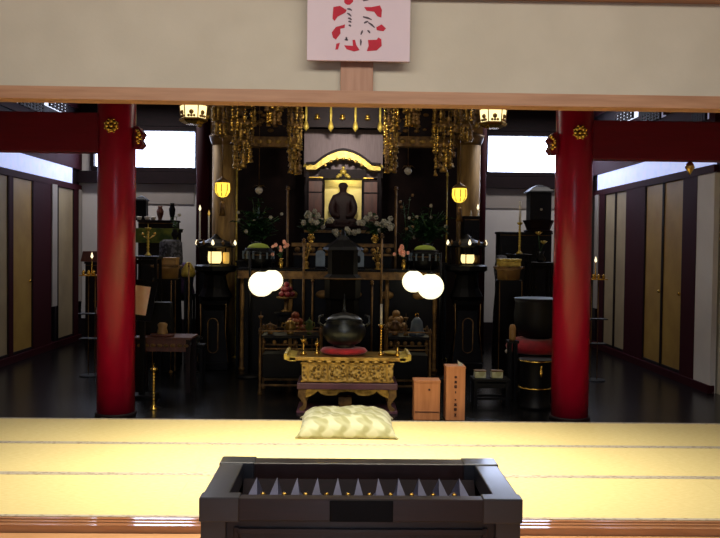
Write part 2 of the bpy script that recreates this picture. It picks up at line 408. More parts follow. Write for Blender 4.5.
side(1, XR, [(9.05, Dr(701), 'white'), (Dr(701), Dr(687), 'post'), (Dr(687), Dr(666.5), 'gold'), (Dr(666), Dr(648), 'gold'), (Dr(648), Dr(629), 'post'),
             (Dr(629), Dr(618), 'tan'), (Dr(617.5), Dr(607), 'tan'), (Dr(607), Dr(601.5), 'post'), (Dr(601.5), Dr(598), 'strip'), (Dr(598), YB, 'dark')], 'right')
# transom windows high in the side walls: (y0, y1, z0, z1, material, bars)
def transom(sign, XW, pa, pb, ya, yb_, m, bars, idx):
    inn = -sign
    Df = (lambda p: -XL*F/(345-p)) if sign < 0 else (lambda p: XR*F/(p-345))
    y0, y1 = sorted((Df(pa), Df(pb))); yc = (y0+y1)/2
    z0, z1 = Z(yb_, yc, pa), Z(ya, yc, pa)
    b = MB(); b.box((XW+inn*0.035, yc, (z0+z1)/2), (0.07, y1-y0, z1-z0)); w = struct(b, 'window_%d' % idx, m)
    if bars:
        b = MB()
        for i in range(bars+1): b.box((XW+inn*0.08, y0+(y1-y0)*i/bars, (z0+z1)/2), (0.03, 0.03, z1-z0+0.04))
        for i in range(4): b.box((XW+inn*0.08, yc, z0+(z1-z0)*i/3), (0.025, y1-y0, 0.025))
        b.build('lattice', K['darkwood'], w)
transom(-1, XL, 46, 63, 100, 109, K['lat'], 5, 10)
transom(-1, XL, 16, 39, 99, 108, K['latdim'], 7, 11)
transom(1, XR, 620, 637, 111, 120.5, K['lat'], 5, 12)
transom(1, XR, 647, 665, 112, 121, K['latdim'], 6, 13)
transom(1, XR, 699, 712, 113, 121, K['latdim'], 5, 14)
# upper timber over the frieze
for sign, XW, i in ((-1, XL, 60), (1, XR, 61)):
    b = MB(); b.box((XW-sign*0.02, (9.05+YB)/2, 4.0), (0.04, YB-9.05, 0.5)); b.box((XW-sign*0.02, (9.05+YB)/2, 3.36), (0.04, YB-9.05, 0.12))
    struct(b, 'trim_%d' % i, K['maroon'])

# ------------------------------------------------------------------ red pillars and beams
YC = 7.66
CR = 0.172
def emblem(parent, y, z, x=0, r=0.068):
    b = MB()
    for k in range(8):
        a = 2*PI*k/8; b.ball((x+math.cos(a)*r*0.62, y, z+math.sin(a)*r*0.62), r*0.3, sy=0.5, n=8, m=5)
    for k in range(8):
        a = 2*PI*(k+.5)/8; b.ball((x+math.cos(a)*r*0.9, y, z+math.sin(a)*r*0.9), r*0.16, sy=0.6, n=6, m=4)
    b.ball((x, y-0.004, z), r*0.28, sy=0.6)
    return b.build('crest', K['brass'], parent)
zb0, zb1 = (Z(151, YC, 60)+Z(162, YC, 650))/2, (Z(114, YC, 60)+Z(122, YC, 650))/2
for sx, px, lb in ((-1, 116.5, 'left'), (1, 572.5, 'right')):
    xc = X(px, YC, 247)
    t = T('round_pillar', 'glossy red round pillar at the %s of the altar, gold crest near its top' % lb, 'pillar', (xc, YC, FZ), group='red round pillars')
    b = MB(); b.lathe([(CR, 0), (CR, CZ-FZ)], n=48); b.build('shaft', K['red'], t)
    b = MB(); b.lathe([(CR+0.015, 0), (CR+0.015, 0.03)], n=48); b.build('foot_ring', K['darkwood'], t)
    emblem(t, -CR-0.016, (zb0+zb1)/2-FZ+0.03+.02)
    xo = XL if sx < 0 else XR
    t = T('lacquered_beam', 'dark red horizontal beam running from the %s pillar to the side wall' % lb, 'beam', (0, 0, 0), group='dark red beams')
    b = MB(); b.box(((xc+xo)/2+sx*CR/2, YC, (zb0+zb1)/2), (abs(xo-xc)-CR+0.06, 0.2, zb1-zb0)); b.build('beam_body', K['beam'], t, bevel=0.01)
    # carved nose on the inner side of the pillar
    x0 = xc-sx*(CR+0.001)
    t2 = T('beam_nose', 'short carved beam end with gold cap on the inner side of the %s pillar' % lb, 'beam end', (x0, YC, 0), group='carved beam ends')
    zt, zz = zb0+0.24, zb0+0.04
    b = MB(); b.prism([(0, zz), (-sx*0.05, zz), (-sx*0.085, zz+0.04), (-sx*0.06, zz+0.09), (-sx*0.09, zz+0.14), (-sx*0.04, zt), (0, zt)], -0.08, 0.08); b.build('nose', K['beam'], t2)
    b = MB()
    for k in range(7): b.ball((-sx*(0.03+0.045*random.random()), -0.085, zz+0.05+0.11*k/6), 0.02, n=8, m=5)
    b.build('gold_cap', K['brass'], t2)
    # dark upper tie from pillar towards the window
# small gold drop under the right beam
b = MB(); b.lathe([(0.005, 0.0), (0.03, -0.02), (0.045, -0.06), (0.02, -0.1), (0.004, -0.13)], n=12)
one(b, 'gold_pendant', K['brass'], 'small gold pendant hanging under the right dark red beam', 'ornament', (X(688, YC), YC, zb0))

# ================================================================== PLAQUE
t = T('character_board', 'pinkish white board with red papercut style brush character, hung above the lintel', 'board', (0, YF-0.0905, 0))
pz = Z(61, YF-0.1, 358)
x0, x1 = X(307, YF-0.1, 40), X(410, YF-0.1, 40)
b = MB(); b.box(((x0+x1)/2, 0, pz+0.33), (x1-x0, 0.02, 0.66)); b.build('card', K['paper'], t, bevel=0.002)
def pl(p):
    w = W(300+p[0]/6.0, p[1]/6.0, YF-0.103); return (w.x, w.z)
red = [[(265, -20), (320, -20), (318, 10), (300, 27), (283, 28), (265, 15)], [(200, 42), (240, 35), (280, 60), (272, 75), (225, 100), (208, 125), (195, 112)],
       [(385, 42), (430, 42), (480, 32), (492, 60), (488, 105), (465, 98), (445, 70), (400, 64)], [(190, 195), (215, 162), (270, 146), (268, 166), (242, 172), (243, 200), (215, 237), (198, 225)],
       [(458, 163), (490, 146), (516, 170), (500, 187), (460, 180)], [(218, 262), (240, 256), (228, 295), (212, 298)],
       [(265, 272), (318, 275), (315, 240), (330, 238), (338, 270), (357, 300), (325, 308), (280, 295)], [(408, 240), (460, 238), (470, 224), (488, 235), (490, 275), (460, 302), (400, 306), (412, 275)],
       [(385, -60), (430, -50), (460, -25), (470, -5), (420, -12)], [(200, -20), (215, -50), (255, -60), (250, -25)]]
b = MB()
for q in red: b.prism([pl(p) for p in q], -0.0125, -0.0085)
b.build('red_character_ground', K['redpaint'], t)
b = MB()
for q in [((283, 52), (312, 62)), ((283, 78), (308, 98)), ((288, 108), (310, 118)), ((290, 128), (308, 134)), ((292, 150), (306, 158)), ((378, 100), (430, 118)), ((384, 138), (410, 128)), ((410, 135), (448, 165)),
          ((378, 4), (412, -2)), ((375, 182), (365, 208)), ((405, 182), (420, 198)), ((268, 238), (288, 240)), ((276, 222), (280, 240)), ((364, 236), (364, 272))]:
    a, c = pl(q[0]), pl(q[1]); b.strip([a, ((a[0]+c[0])/2+.001, (a[1]+c[1])/2+0.002), c], [0.006, 0.010, 0.005], -0.0125, -0.0095)
b.build_each('grey_strokes', K['greystroke'], t)  # thin grey strokes between the red pieces

# ================================================================== OFFERING BOX
d1, d2 = 3.2, 3.83
zt = Z(499.5, d1, 360)
bx0, bx1 = X(200, d1, 497), X(522, d1, 497)
bw = bx1-bx0; bc = (bx0+bx1)/2; dp = d2-d1; bh = zt+0.04
t = T('offering_box', 'dark wooden offering box with iron corners and a row of pointed grille bars', 'offering box', (bc, d1, -0.04))
rim = 0.105
b = MB(); b.box((0, 0.03, bh-0.045), (bw, 0.06, 0.09)); b.build('front_rail', K['offer'], t, bevel=0.006)
b = MB(); b.box((0, dp-0.05, bh-0.045), (bw, 0.1, 0.09)); b.build('back_rail', K['offer'], t, bevel=0.006)
for sx in (-1, 1):
    b = MB(); b.box((sx*(bw/2-rim/2), (dp-.04)/2, bh-0.045), (rim, dp-0.16, 0.09)); b.build('side_rail', K['metal'], t, bevel=0.006)
    for yy, dd in ((0.033, .073), (dp-0.055, .118)):
        b = MB(); b.box((sx*(bw/2-0.075), yy, bh-0.044), (0.158, dd, 0.098))
        o = b.build('iron_corner', K['metal'], t, bevel=0.005)
    b = MB(); b.box((sx*(bw/2-0.05), 0.06, (bh-0.09)/2), (0.1, 0.09, bh-0.09)); b.build('leg', K['metal'], t, bevel=0.004)
    b = MB(); b.box((sx*(bw/2-0.05), dp-0.06, (bh-0.09)/2), (0.1, 0.09, bh-0.09)); b.build('leg', K['offer'], t, bevel=0.004)
    b = MB(); b.box((sx*(bw/2-0.03), dp/2, (bh-0.09)/2+0.04), (0.03, dp-0.2, bh-0.17)); b.build('side_panel', K['offer'], t)
b = MB(); b.box((0, 0.05, (bh-0.09)/2+0.03), (bw-0.2, 0.03, bh-0.15)); 
b.build('front_panel', K['offer'], t)
b = MB(); b.box((0, 0.028, bh-0.135), (bw-0.28, 0.02, 0.02)); b.box((0, 0.028, 0.12), (bw-0.28, 0.02, 0.02)); b.box((-bw/2+0.14, 0.028, bh/2), (0.02, 0.02, bh-0.24)); b.box((bw/2-0.14, 0.028, bh/2), (0.02, 0.02, bh-0.24)); b.build_each('front_moulding', K['offer'], t, bevel=0.003)
b = MB(); b.box((0, dp-0.05, (bh-0.09)/2+0.03), (bw-0.2, 0.03, bh-0.15)); b.build('back_panel', K['offer'], t)
b = MB(); b.box((0, -0.002, bh-0.045), (0.25, 0.012, 0.086)); b.build('iron_plate', K['black'], t, bevel=0.003)
b = MB(); b.box((0, dp/2, bh-0.32), (bw-0.12, dp-0.14, 0.02)); b.box((0, dp-0.2, bh-0.17), (bw-0.22, 0.02, 0.26), rx=-0.7); b.build('inner_board', K['darkwood'], t)
for i in range(11):
    cx = (X(252.5+21.25*i, d1+0.07, 490)-bc)
    v = [(-0.019, 0.066, bh-0.010), (0.019, 0.066, bh-0.010), (0, 0.24, bh+0.018), (-0.02, 0.5, bh-0.14), (0.02, 0.5, bh-0.14), (0, 0.5, bh-0.12)]
    b = MB(); vv = [b.b.verts.new((cx+p[0], p[1], p[2])) for p in v]
    for q in ((0, 1, 2), (3, 5, 4), (0, 2, 5, 3), (1, 4, 5, 2), (0, 3, 4, 1)): b.b.faces.new([vv[k] for k in q])
    b.build('grille_bar', K['bar'], t)
for i in range(10):
    cx = (X(252.5+21.25*(i+0.5), d1+0.07, 490)-bc)
    b = MB(); b.ball((cx, 0.068, bh-0.002), 0.009, sx=1.2, n=8, m=5); b.build('brass_stud', K['brass'], t)

# ================================================================== CUSHION
D = 6.72
cx, cw = X(347, D, 420), 0.80
def cushion(name, w, d, h, loc, m, label, cat, tuft=True, group=None, rz=0):
    t = T(name, label, cat, loc, group, rz)
    b = MB(); n = 28; top = {}; bot = {}
    for i in range(n+1):
        for j in range(n+1):
            u, v = -1+2*i/n, -1+2*j/n
            e = (1-abs(u)**3.2)*(1-abs(v)**3.2)
            sc_ = 1-0.06*(1-max(abs(u), abs(v)))*0
            px, py = u*w/2*(1-0.035*(1-v*v)*abs(u)), v*d/2*(1-0.035*(1-u*u)*abs(v))
            hh = h*(0.16+0.84*e**0.42)
            if tuft: hh -= h*0.28*math.exp(-(u*u+v*v)*9)
            hh += (0.12*h*noise.noise(Vector((u*2.3, v*2.3, 3)))+0.16*h*noise.noise(Vector((u*4.6, v*4.6, 8))))*e*(1 if tuft else .3)
            top[i, j] = b.b.verts.new((px, py, hh)); bot[i, j] = b.b.verts.new((px*0.99, py*0.99, h*0.04*(1-e)+0.0))
    fs = []
    for i in range(n):
        for j in range(n):
            fs.append(b.b.faces.new((top[i, j], top[i+1, j], top[i+1, j+1], top[i, j+1])))
            fs.append(b.b.faces.new((bot[i, j+1], bot[i+1, j+1], bot[i+1, j], bot[i, j])))
    for k in range(n):
        fs.append(b.b.faces.new((top[k, 0], bot[k, 0], bot[k+1, 0], top[k+1, 0]))); fs.append(b.b.faces.new((top[k+1, n], bot[k+1, n], bot[k, n], top[k, n])))
        fs.append(b.b.faces.new((top[0, k+1], bot[0, k+1], bot[0, k], top[0, k]))); fs.append(b.b.faces.new((top[n, k], bot[n, k], bot[n, k+1], top[n, k+1])))
    b._fin(fs, True); b.build('cover', m, t)
    if tuft:
        b = MB()
        for k in range(10):
            a = 2*PI*k/10; b.tube([(0, 0, h*0.70), (0.035*math.cos(a), 0.035*math.sin(a), h*0.735), (0.07*math.cos(a), 0.07*math.sin(a), h*0.77)], 0.004, 5)
        b.build('tassel', m, t)
        for sx in (-1, 1):
            for sy in (-1, 1):
                b = MB(); b.tube([(sx*w*0.475, sy*d*0.475, h*0.2), (sx*w*0.5, sy*d*0.5, h*0.12), (sx*w*0.515, sy*d*0.515, 0.008)], 0.008, 6); b.build('corner_tassel', m, t)
    return t
cushion('floor_cushion', cw, 0.74, 0.17, (cx, 6.93, 0.003), K['brocade'], 'pale gold brocade floor cushion lying on the tatami before the altar', 'cushion')

# ================================================================== GOLD OFFERING TABLE
D = 7.78
tx = X(347.5, D, 370)
t = T('altar_table', 'low gilded altar table with carved frieze and curled ends behind the cushion', 'table', (tx, D, FZ))
def zz_(py, DD=D): return Z(py, DD, 347)-FZ
s_ = S(D); hw = 62*s_; dp = 0.46
ztp = zz_(357.5)
b = MB(); b.box((0, dp/2, ztp-0.018), (2*hw-0.06, dp, 0.036)); b.build('tabletop', K['gold'], t, bevel=0.005)
for sx in (-1, 1):
    b = MB(); pts = [(sx*(hw-0.09), ztp-0.02), (sx*(hw-0.04), ztp-0.018), (sx*hw, ztp-0.006), (sx*(hw+0.004), ztp+0.022), (sx*(hw-0.015), ztp+0.03)]
    b.strip(pts, [0.04, 0.045, 0.045, 0.03, 0.02], 0, dp); b.build('curled_end', K['brightgold'], t)
fh = 46*s_
b = MB(); b.box((0, dp/2, (zz_(363)+zz_(383))/2), (2*fh, dp-0.06, zz_(363)-zz_(383))); b.build('frieze', K['goldrelief'], t)
b = MB()
for k in range(5):
    x = -fh+0.06+(2*fh-0.12)*k/4
    b.box((x, 0.028, (zz_(363)+zz_(383))/2), (0.022, 0.02, zz_(363)-zz_(383)))
b.box((0, 0.026, zz_(364)), (2*fh+.02, 0.02, 0.018)); b.box((0, 0.026, zz_(382)), (2*fh+.02, 0.02, 0.014))
b.build_each('frieze_frame', K['gold'], t, bevel=0.002)
b = MB()
random.seed(3)
for k in range(4):
    xm = -fh+0.06+(2*fh-0.12)*(k+0.5)/4
    for q in range(9):
        a = 2*PI*q/9; b.ball((xm+0.075*math.cos(a)*(0.5+0.5*random.random()), 0.026, (zz_(363)+zz_(383))/2+0.05*math.sin(a)), 0.016, sy=0.5, n=8, m=5)
b.build_each('frieze_carving', K['gold'], t)
b = MB()
for k in range(9):
    x = -0.36+0.09*k; b.ball((x, 0.0, ztp-0.045), 0.03, sx=1.3, sy=0.4, sz=0.5, n=8, m=5)
b.build_each('edge_carving', K['gold'], t)
sh = 50.5*s_
b = MB(); b.box((0, dp/2, (zz_(383.5)+zz_(389.5))/2), (2*sh, dp+0.02, zz_(383.5)-zz_(389.5))); b.build('waist_shelf', K['purple'], t, bevel=0.006)
za = zz_(389.5)
def apron(y, y2):
    b = MB(); n = 24; pts = []
    for i in range(n+1):
        u = -1+2*i/n; dz = 0.015+0.07*abs(math.sin(u*PI*1.5))**0.7*(0.4+0.6*abs(u))*(1 if abs(u) > 0.2 else 0.35)
        pts.append((u*fh*0.97, dz))
    for (a, da), (c, dc) in zip(pts, pts[1:]): b.prism([(a, za), (c, za), (c, za-dc), (a, za-da)], y, y2)
    b.strip([(p[0], za-p[1]) for p in pts], 0.012, y-0.006, y+0.004)
    return b
apron(0.03, 0.05).build('carved_apron', K['gold'], t)
for sx in (-1, 1):
    for yy in (0.035, dp-0.035):
        b = MB(); pts = [(sx*(fh-0.01), za), (sx*(fh-0.0), za-0.06), (sx*(fh-0.035), za-0.13), (sx*(fh-0.03), za-0.17), (sx*(fh+0.005), 0.022)]
        b.strip(pts, [0.08, 0.07, 0.035, 0.035, 0.05], yy-0.03, yy+0.03); b.build('leg', K['golddull'], t)
b = MB(); b.box((0, dp/2, 0.012), (2*fh+0.09, dp, 0.024)); b.build('base_frame', K['purple'], t, bevel=0.003)
b = MB(); b.box((0, dp-0.04, (za+0.02)/2), (2*fh-0.08, 0.015, za-0.03)); b.build('back_board', K['darkwood'], t)
b = MB(); b.box((-0.02, 0.3, zz_(399, 8.1)), (0.13, 0.1, 0.07)); 
one(MB().box((0, 0, 0.05), (0.13, 0.1, 0.1)), 'small_drawer_box', K['golddull'], 'small dull gold box sitting under the gilded altar table', 'box', (tx-0.02, D+0.25, FZ+0.025), bevel=0.004)
TT = FZ+ztp

def candlestick(name, h, r, m, loc, label, beads=True, candle=0.0, group=None, cat='candlestick'):
    t = T(name, label, cat, loc, group)
    b = MB(); prof = [(r*2.2, 0), (r*2.3, 0.012), (r*1.2, 0.03), (r*0.7, 0.05)]
    z = 0.05; k = 0
    n = max(3, int((h-0.09)/(r*1.9))) if beads else 2
    for i in range(n):
        z0 = 0.05+(h-0.09)*i/n; z1 = 0.05+(h-0.09)*(i+1)/n
        if beads: prof += [(r*0.55, z0+0.001), (r*1.0, (z0+z1)/2), (r*0.55, z1-0.001)]
        else: prof += [(r*0.6, z0+0.002), (r*0.5, z1-0.002)]
    b.lathe(prof, n=14); b.build_each('stem', m, t)
    b = MB(); b.lathe([(r*0.6, h-0.04), (r*2.0, h-0.015), (r*2.2, h), (r*0.6, h+0.001)], n=14); b.build('drip_pan', m, t)
    if candle:
        b = MB(); b.cyl((0, 0, h), r*0.8, candle, 12, r*0.9); b.build('candle', K['wax'], t)
    else:
        b = MB(); b.lathe([(r*0.3, h), (r*0.05, h+0.05)], n=8); b.build('spike', m, t)
    return t
candlestick('candlestick', 0.15, 0.014, K['brass'], (X(303.5, 7.95, 350), 7.95, TT+.001), 'short brass candlestick on the left end of the gilded table')
candlestick('candlestick', 0.11, 0.011, K['brass'], (X(317, 8.0, 350), 8.0, TT+.001), 'smallest brass candlestick, beside the red cushion on the gilded table')
candlestick('candlestick', 0.30, 0.013, K['brass'], (X(381, 7.95, 345), 7.95, TT+.001), 'tall beaded brass candlestick right of the black bronze bowl', candle=0.20)
b = MB(); b.lathe([(0.03, 0), (0.05, 0.004), (0.085, 0.02), (0.088, 0.03), (0.06, 0.03)], n=20)
one(b, 'gold_dish', K['brightgold'], 'shallow pale gold dish right of the tall beaded candlestick', 'dish', (X(392, 8.0, 350), 8.0, TT+.001))
b = MB(); b.lathe([(0.012, 0), (0.02, 0.02), (0.016, 0.05), (0.006, 0.09), (0.001, 0.10)], n=12)
one(b, 'brass_bud_ornament', K['brass'], 'brass flame shaped ornament on the right tip of the gilded table', 'ornament', (X(397.5, 7.82, 355), 7.82, TT+.001))

# bronze bowl on its red cushion
yb_ = 8.02; xb_ = X(344, yb_, 340)
t = T('bowl_cushion', 'round red cushion under the dark bronze lidded bowl', 'cushion', (xb_, yb_, TT+0.001))
b = MB(); b.lathe([(0.15, 0), (0.21, 0.012), (0.232, 0.035), (0.21, 0.06), (0.15, 0.068)], n=32, sy=0.78); b.build('cover', K['redcloth'], t)
t = T('bronze_bowl', 'large dark bronze bowl with lid and thin finial on the gilded table', 'bowl', (xb_, yb_, TT+0.07))
b = MB(); b.lathe([(0.09, 0), (0.11, 0.01), (0.10, 0.02), (0.16, 0.05), (0.205, 0.11), (0.215, 0.17), (0.20, 0.22), (0.17, 0.25), (0.185, 0.262)], n=40); b.build('body', K['bronze'], t)
b = MB(); b.lathe([(0.18, 0.258), (0.17, 0.28), (0.12, 0.315), (0.05, 0.335), (0.02, 0.345)], n=32); b.build('lid', K['bronze'], t)
b = MB(); b.lathe([(0.014, 0.34), (0.02, 0.36), (0.008, 0.375), (0.012, 0.40), (0.005, 0.42), (0.004, 0.52)], n=12); b.build('finial', K['bronze'], t)
b = MB()
for sx in (-1, 1): b.tube([(sx*0.2, 0, 0.2), (sx*0.25, 0, 0.24), (sx*0.24, 0, 0.30), (sx*0.2, 0, 0.31)], 0.012, 8)
b.build_each('handle', K['bronze'], t)

# wooden boxes at the mat's edge
D = 7.52
def wbox(pa, pb, py, label, marks, font=None, rz=0):
    x0, x1 = X(pa, D, 400), X(pb, D, 400); h = Z(py, D, (pa+pb)/2)-FZ; w = x1-x0
    t = T('wooden_box', label, 'box', ((x0+x1)/2, D, FZ), rz=rz)
    b = MB(); b.box((0, 0.09, h/2-0.01), (w-0.008, 0.17, h-0.02)); b.build('body', K['boxwood'], t, bevel=0.003)
    b = MB(); b.box((0, 0.09, h-0.012), (w, 0.18, 0.024)); b.build('lid', K['boxwood'], t, bevel=0.004)
    return t, w, h
t, w, h = wbox(413.5, 440.5, 380.5, 'shorter light wooden box with a single dark mark, right of the gilded table', 1)
b = MB(); b.lathe([(0.012, 0), (0.012, 0.004)], n=5); o = b.build('dark_mark', K['ink'], t); o.location = (0.02, 0.001, h-0.085); o.rotation_euler = (PI/2, 0.4, 0)
b = MB(); b.box((0, 0.003, 0.075), (w*.9, 0.006, 0.006)); b.build('bottom_groove', K['ink'], t)
t, w, h = wbox(445.5, 465.5, 366.5, 'taller narrow wooden box with a vertical line of dark writing', 2)
def mark(k, z, s):
    b = MB()
    st = [[(-1, .5, 1, .5), (0, 1, 0, -1), (0, .5, -1, -.6), (0, .5, 1, -.6), (-.4, -.5, .4, -.5)], [(-1, .7, 1, .7), (-.7, .2, .7, .2), (-1, -.3, 1, -.3), (0, 1, 0, -1), (0, -.3, -.9, -1), (0, -.3, .9, -1)], [(-.8, 1, -.8, -.8), (-.8, 1, .8, 1), (.8, 1, .8, -.8), (-.8, 0, .8, 0), (-.8, -.8, .8, -.8), (0, 1, 0, -.8)],
          [(-.9, .8, .9, .8), (-.6, .2, .6, .2), (-.9, -.9, .9, -.9), (0, .8, 0, -.9)]][k % 4]
    for a, c, d_, e in st: b.strip([(a*s, z+c*s), ((a+d_)/2*s, z+(c+e)/2*s), (d_*s, z+e*s)], 0.0065, 0.0, 0.0045)
    return b
for i, f in enumerate((0.80, 0.71, 0.62, 0.52, 0.38, 0.29, 0.20, 0.10)):
    mark(i, h*f, 0.012 if i not in (3, 4) else 0.007).build('brush_character', K['ink'], t)
b = MB(); b.prism([(-0.015, 0), (0.03, 0.0), (0.02, 0.02), (-0.005, 0.035), (-0.02, 0.05)], -0.01, 0.02)
one(b, 'folded_paper', K['white'], 'scrap of white folded paper on the taller wooden box', 'paper', (X(462.5, D), D+0.06, FZ+h))

# ================================================================== MAIN ALTAR
# long lacquer altar behind: dark body with a dull gold front edge
D = 10.4
ax0, ax1 = X(238, D), X(440, D)
za1 = Z(269.5, D); za0 = Z(279.5, D)
t = T('long_altar', 'long black lacquer altar with dull gold front edge carrying vases and trays', 'altar', ((ax0+ax1)/2, D, FZ))
aw = ax1-ax0
b = MB(); b.box((0, 0.35, za1-FZ-0.012), (aw+0.06, 0.72, 0.024)); b.build('altar_top', K['black'], t, bevel=0.004)
b = MB(); b.box((0, 0.01, (za0+za1)/2-FZ-0.014), (aw, 0.03, za1-za0-0.03)); b.build_each('gilded_edge', K['golddull'], t)
b = MB(); b.box((0, 0.37, (za0-FZ)/2), (aw-0.14, 0.6, za0-FZ-0.002)); b.build('body', K['black'], t)
for i in range(5):
    x = -aw/2+0.05+(aw-0.1)*i/4
    b = MB(); b.lathe([(0.035, 0), (0.04, 0.03), (0.025, 0.05), (0.022, 0.6), (0.03, 0.9), (0.022, za0-FZ)], n=12); o = b.build('turned_post', K['golddull'], t); o.location = (x, 0.04, 0)
for i in range(6):
    x = -aw/2+0.05+(aw-0.1)*(i+.5)/6
    b = MB(); b.ball((0, 0, 0), 0.09, sy=0.2, sz=0.6, n=10, m=6); o = b.build('gilded_carving', K['golddull'], t); o.location = (x, 0.06, 0.98)
AT = za1+0.0005

# second tier and stair of the altar rising to the shrine
D2 = 11.3
t = T('altar_platform', 'tall dark stepped altar platform under the shrine with gilded rail', 'altar', (X(343, D2), D2, FZ))
pw = X(393, D2)-X(294, D2)
zp = Z(243, D2)
b = MB(); b.box((0, 0.49, (zp-FZ)/2), (pw, 0.78, zp-FZ)); b.build('body', K['black'], t, bevel=0.01)
b = MB(); b.box((0, 0.09, zp-FZ-0.03), (pw+0.06, 0.04, 0.05)); b.box((0, 0.09, zp-FZ-0.16), (pw+0.02, 0.03, 0.03)); b.build_each('gilded_edge', K['golddull'], t)
b = MB()
for i in range(13): b.ball((-pw/2+0.05+(pw-0.1)*i/12, 0.09, zp-FZ-0.1), 0.04, sy=0.4, n=8, m=5)
b.build_each('carved_band', K['golddull'], t)

# ---- shrine
DS = 12.3; sx0 = X(343, DS, 200); ss = S(DS)
def zs_(py): return Z(py, DS, 343)
zbase = zs_(233)
t = T('altar_shrine', 'small shrine with gold arched gable and open brown doors, seated figure inside', 'shrine', (sx0, DS, FZ))
b = MB(); b.box((0, 0.35, (zbase-FZ)/2), (84*ss, 0.7, zbase-FZ)); b.build('plinth', K['black'], t)
b = MB(); b.box((0, 0.26, (zs_(127)+zs_(176))/2-FZ), (80*ss, 0.03, zs_(127)-zs_(176))); b.build('back_curtain', K['curtain'], t)
b = MB(); b.box((0, 0.66, (zs_(128)+zbase)/2-FZ), (82*ss, 0.04, zs_(128)-zbase)); b.build('back_panel', K['darkwood'], t)
b = MB()
b.box((0, 0.42, (zs_(178)+zbase)/2-FZ), (38*ss, 0.02, zs_(178)-zbase)); b.build('gold_backing', K['backgold'], t)
def arch(w, h, z, steps=24, flare=0.25):
    p = []
    for i in range(steps+1):
        u = -1+2*i/steps; a = abs(u)
        y = math.cos(min(1, a/0.72)*PI/2)**0.8*h*0.86 if a < 0.72 else 0
        y += h*0.14*(1-a) 
        if a > 0.8: y += (a-0.8)*h*0.0
        p.append((u*w/2, z+y))
    return p
zg = zs_(168.5)-FZ
pts = arch(74*ss, 13.5*ss, zg)
b = MB(); b.strip(pts, [0.055+0.06*(1-abs(-1+2*i/24)) for i in range(25)], -0.06, 0.2); b.build('arched_gable', K['brightgold'], t)
b = MB(); b.strip([(p[0], p[1]+0.075-0.02*abs(p[0])) for p in pts], 0.03, -0.1, 0.3); b.build('gable_roof', K['darkwood'], t)
b = MB()
for k in range(7): b.ball(((k-3)*0.09, -0.07, zg+9.3*ss-abs(k-3)**2*0.011), 0.026, sy=0.5, n=8, m=5)
b.build_each('gable_carving', K['gold'], t)
b = MB(); b.box((0, 0.08, zs_(174)-FZ), (46*ss, 0.2, 9*ss)); b.build('dark_gable_panel', K['darkwood'], t)  # dark timber panel below the gable
b = MB()
for (xx, zz, r) in ((0, 172, .05), (-.05, 175.5, .035), (.05, 175.5, .035), (-.08, 177, .03), (.08, 177, .03), (0, 168, .025)): b.ball((xx, -0.04, zs_(zz)-FZ), r, sy=0.5, sz=.8, n=10, m=6)
b.build('gable_pendant', K['brightgold'], t)
b = MB(); b.box((-27*ss, -0.02, zs_(178)-FZ), (14*ss, 0.03, 0.018)); b.box((25*ss, -0.02, zs_(178)-FZ), (10*ss, 0.03, 0.018)); b.build_each('gold_fitting', K['brass'], t)
for sx in (-1, 1):
    b = MB(); x = sx*27.5*ss; zc = (zs_(180)+zs_(224))/2-FZ; hh = zs_(180)-zs_(224)
    b.box((x, 0.0, zc), (15*ss, 0.03, hh)); d = b.build('door_leaf', K['brown'], t, bevel=0.003)
    b = MB()
    for zz in (0.5, 0.22, -0.5): b.box((x, -0.02, zc+hh*zz*0.96), (15*ss, 0.014, 0.018))
    for q in (-1, 1): b.box((x+q*7*ss, -0.02, zc), (0.016, 0.014, hh))
    b.build('door_moulding', K['darkwood'], d)
    b = MB(); b.box((sx*36*ss, 0.1, (zs_(172)+zbase)/2-FZ), (0.05, 0.08, zs_(172)-zbase)); b.build('shrine_post', K['darkwood'], t)
b = MB(); b.box((0, 0.05, zbase-FZ+0.02), (76*ss, 0.3, 0.04)); b.build('threshold', K['golddull'], t)
# scroll ends of the gable
for sx in (-1, 1):
    b = MB(); q = [(sx*(35*ss+0.06*math.cos(a)*(1-a/9)), zg+0.01+0.06*math.sin(a)*(1-a/9)) for a in [i*0.5 for i in range(13)]]
    b.tube([(p[0], -0.03, p[1]) for p in q], 0.018, 6); b.build('gable_scroll', K['brightgold'], t)

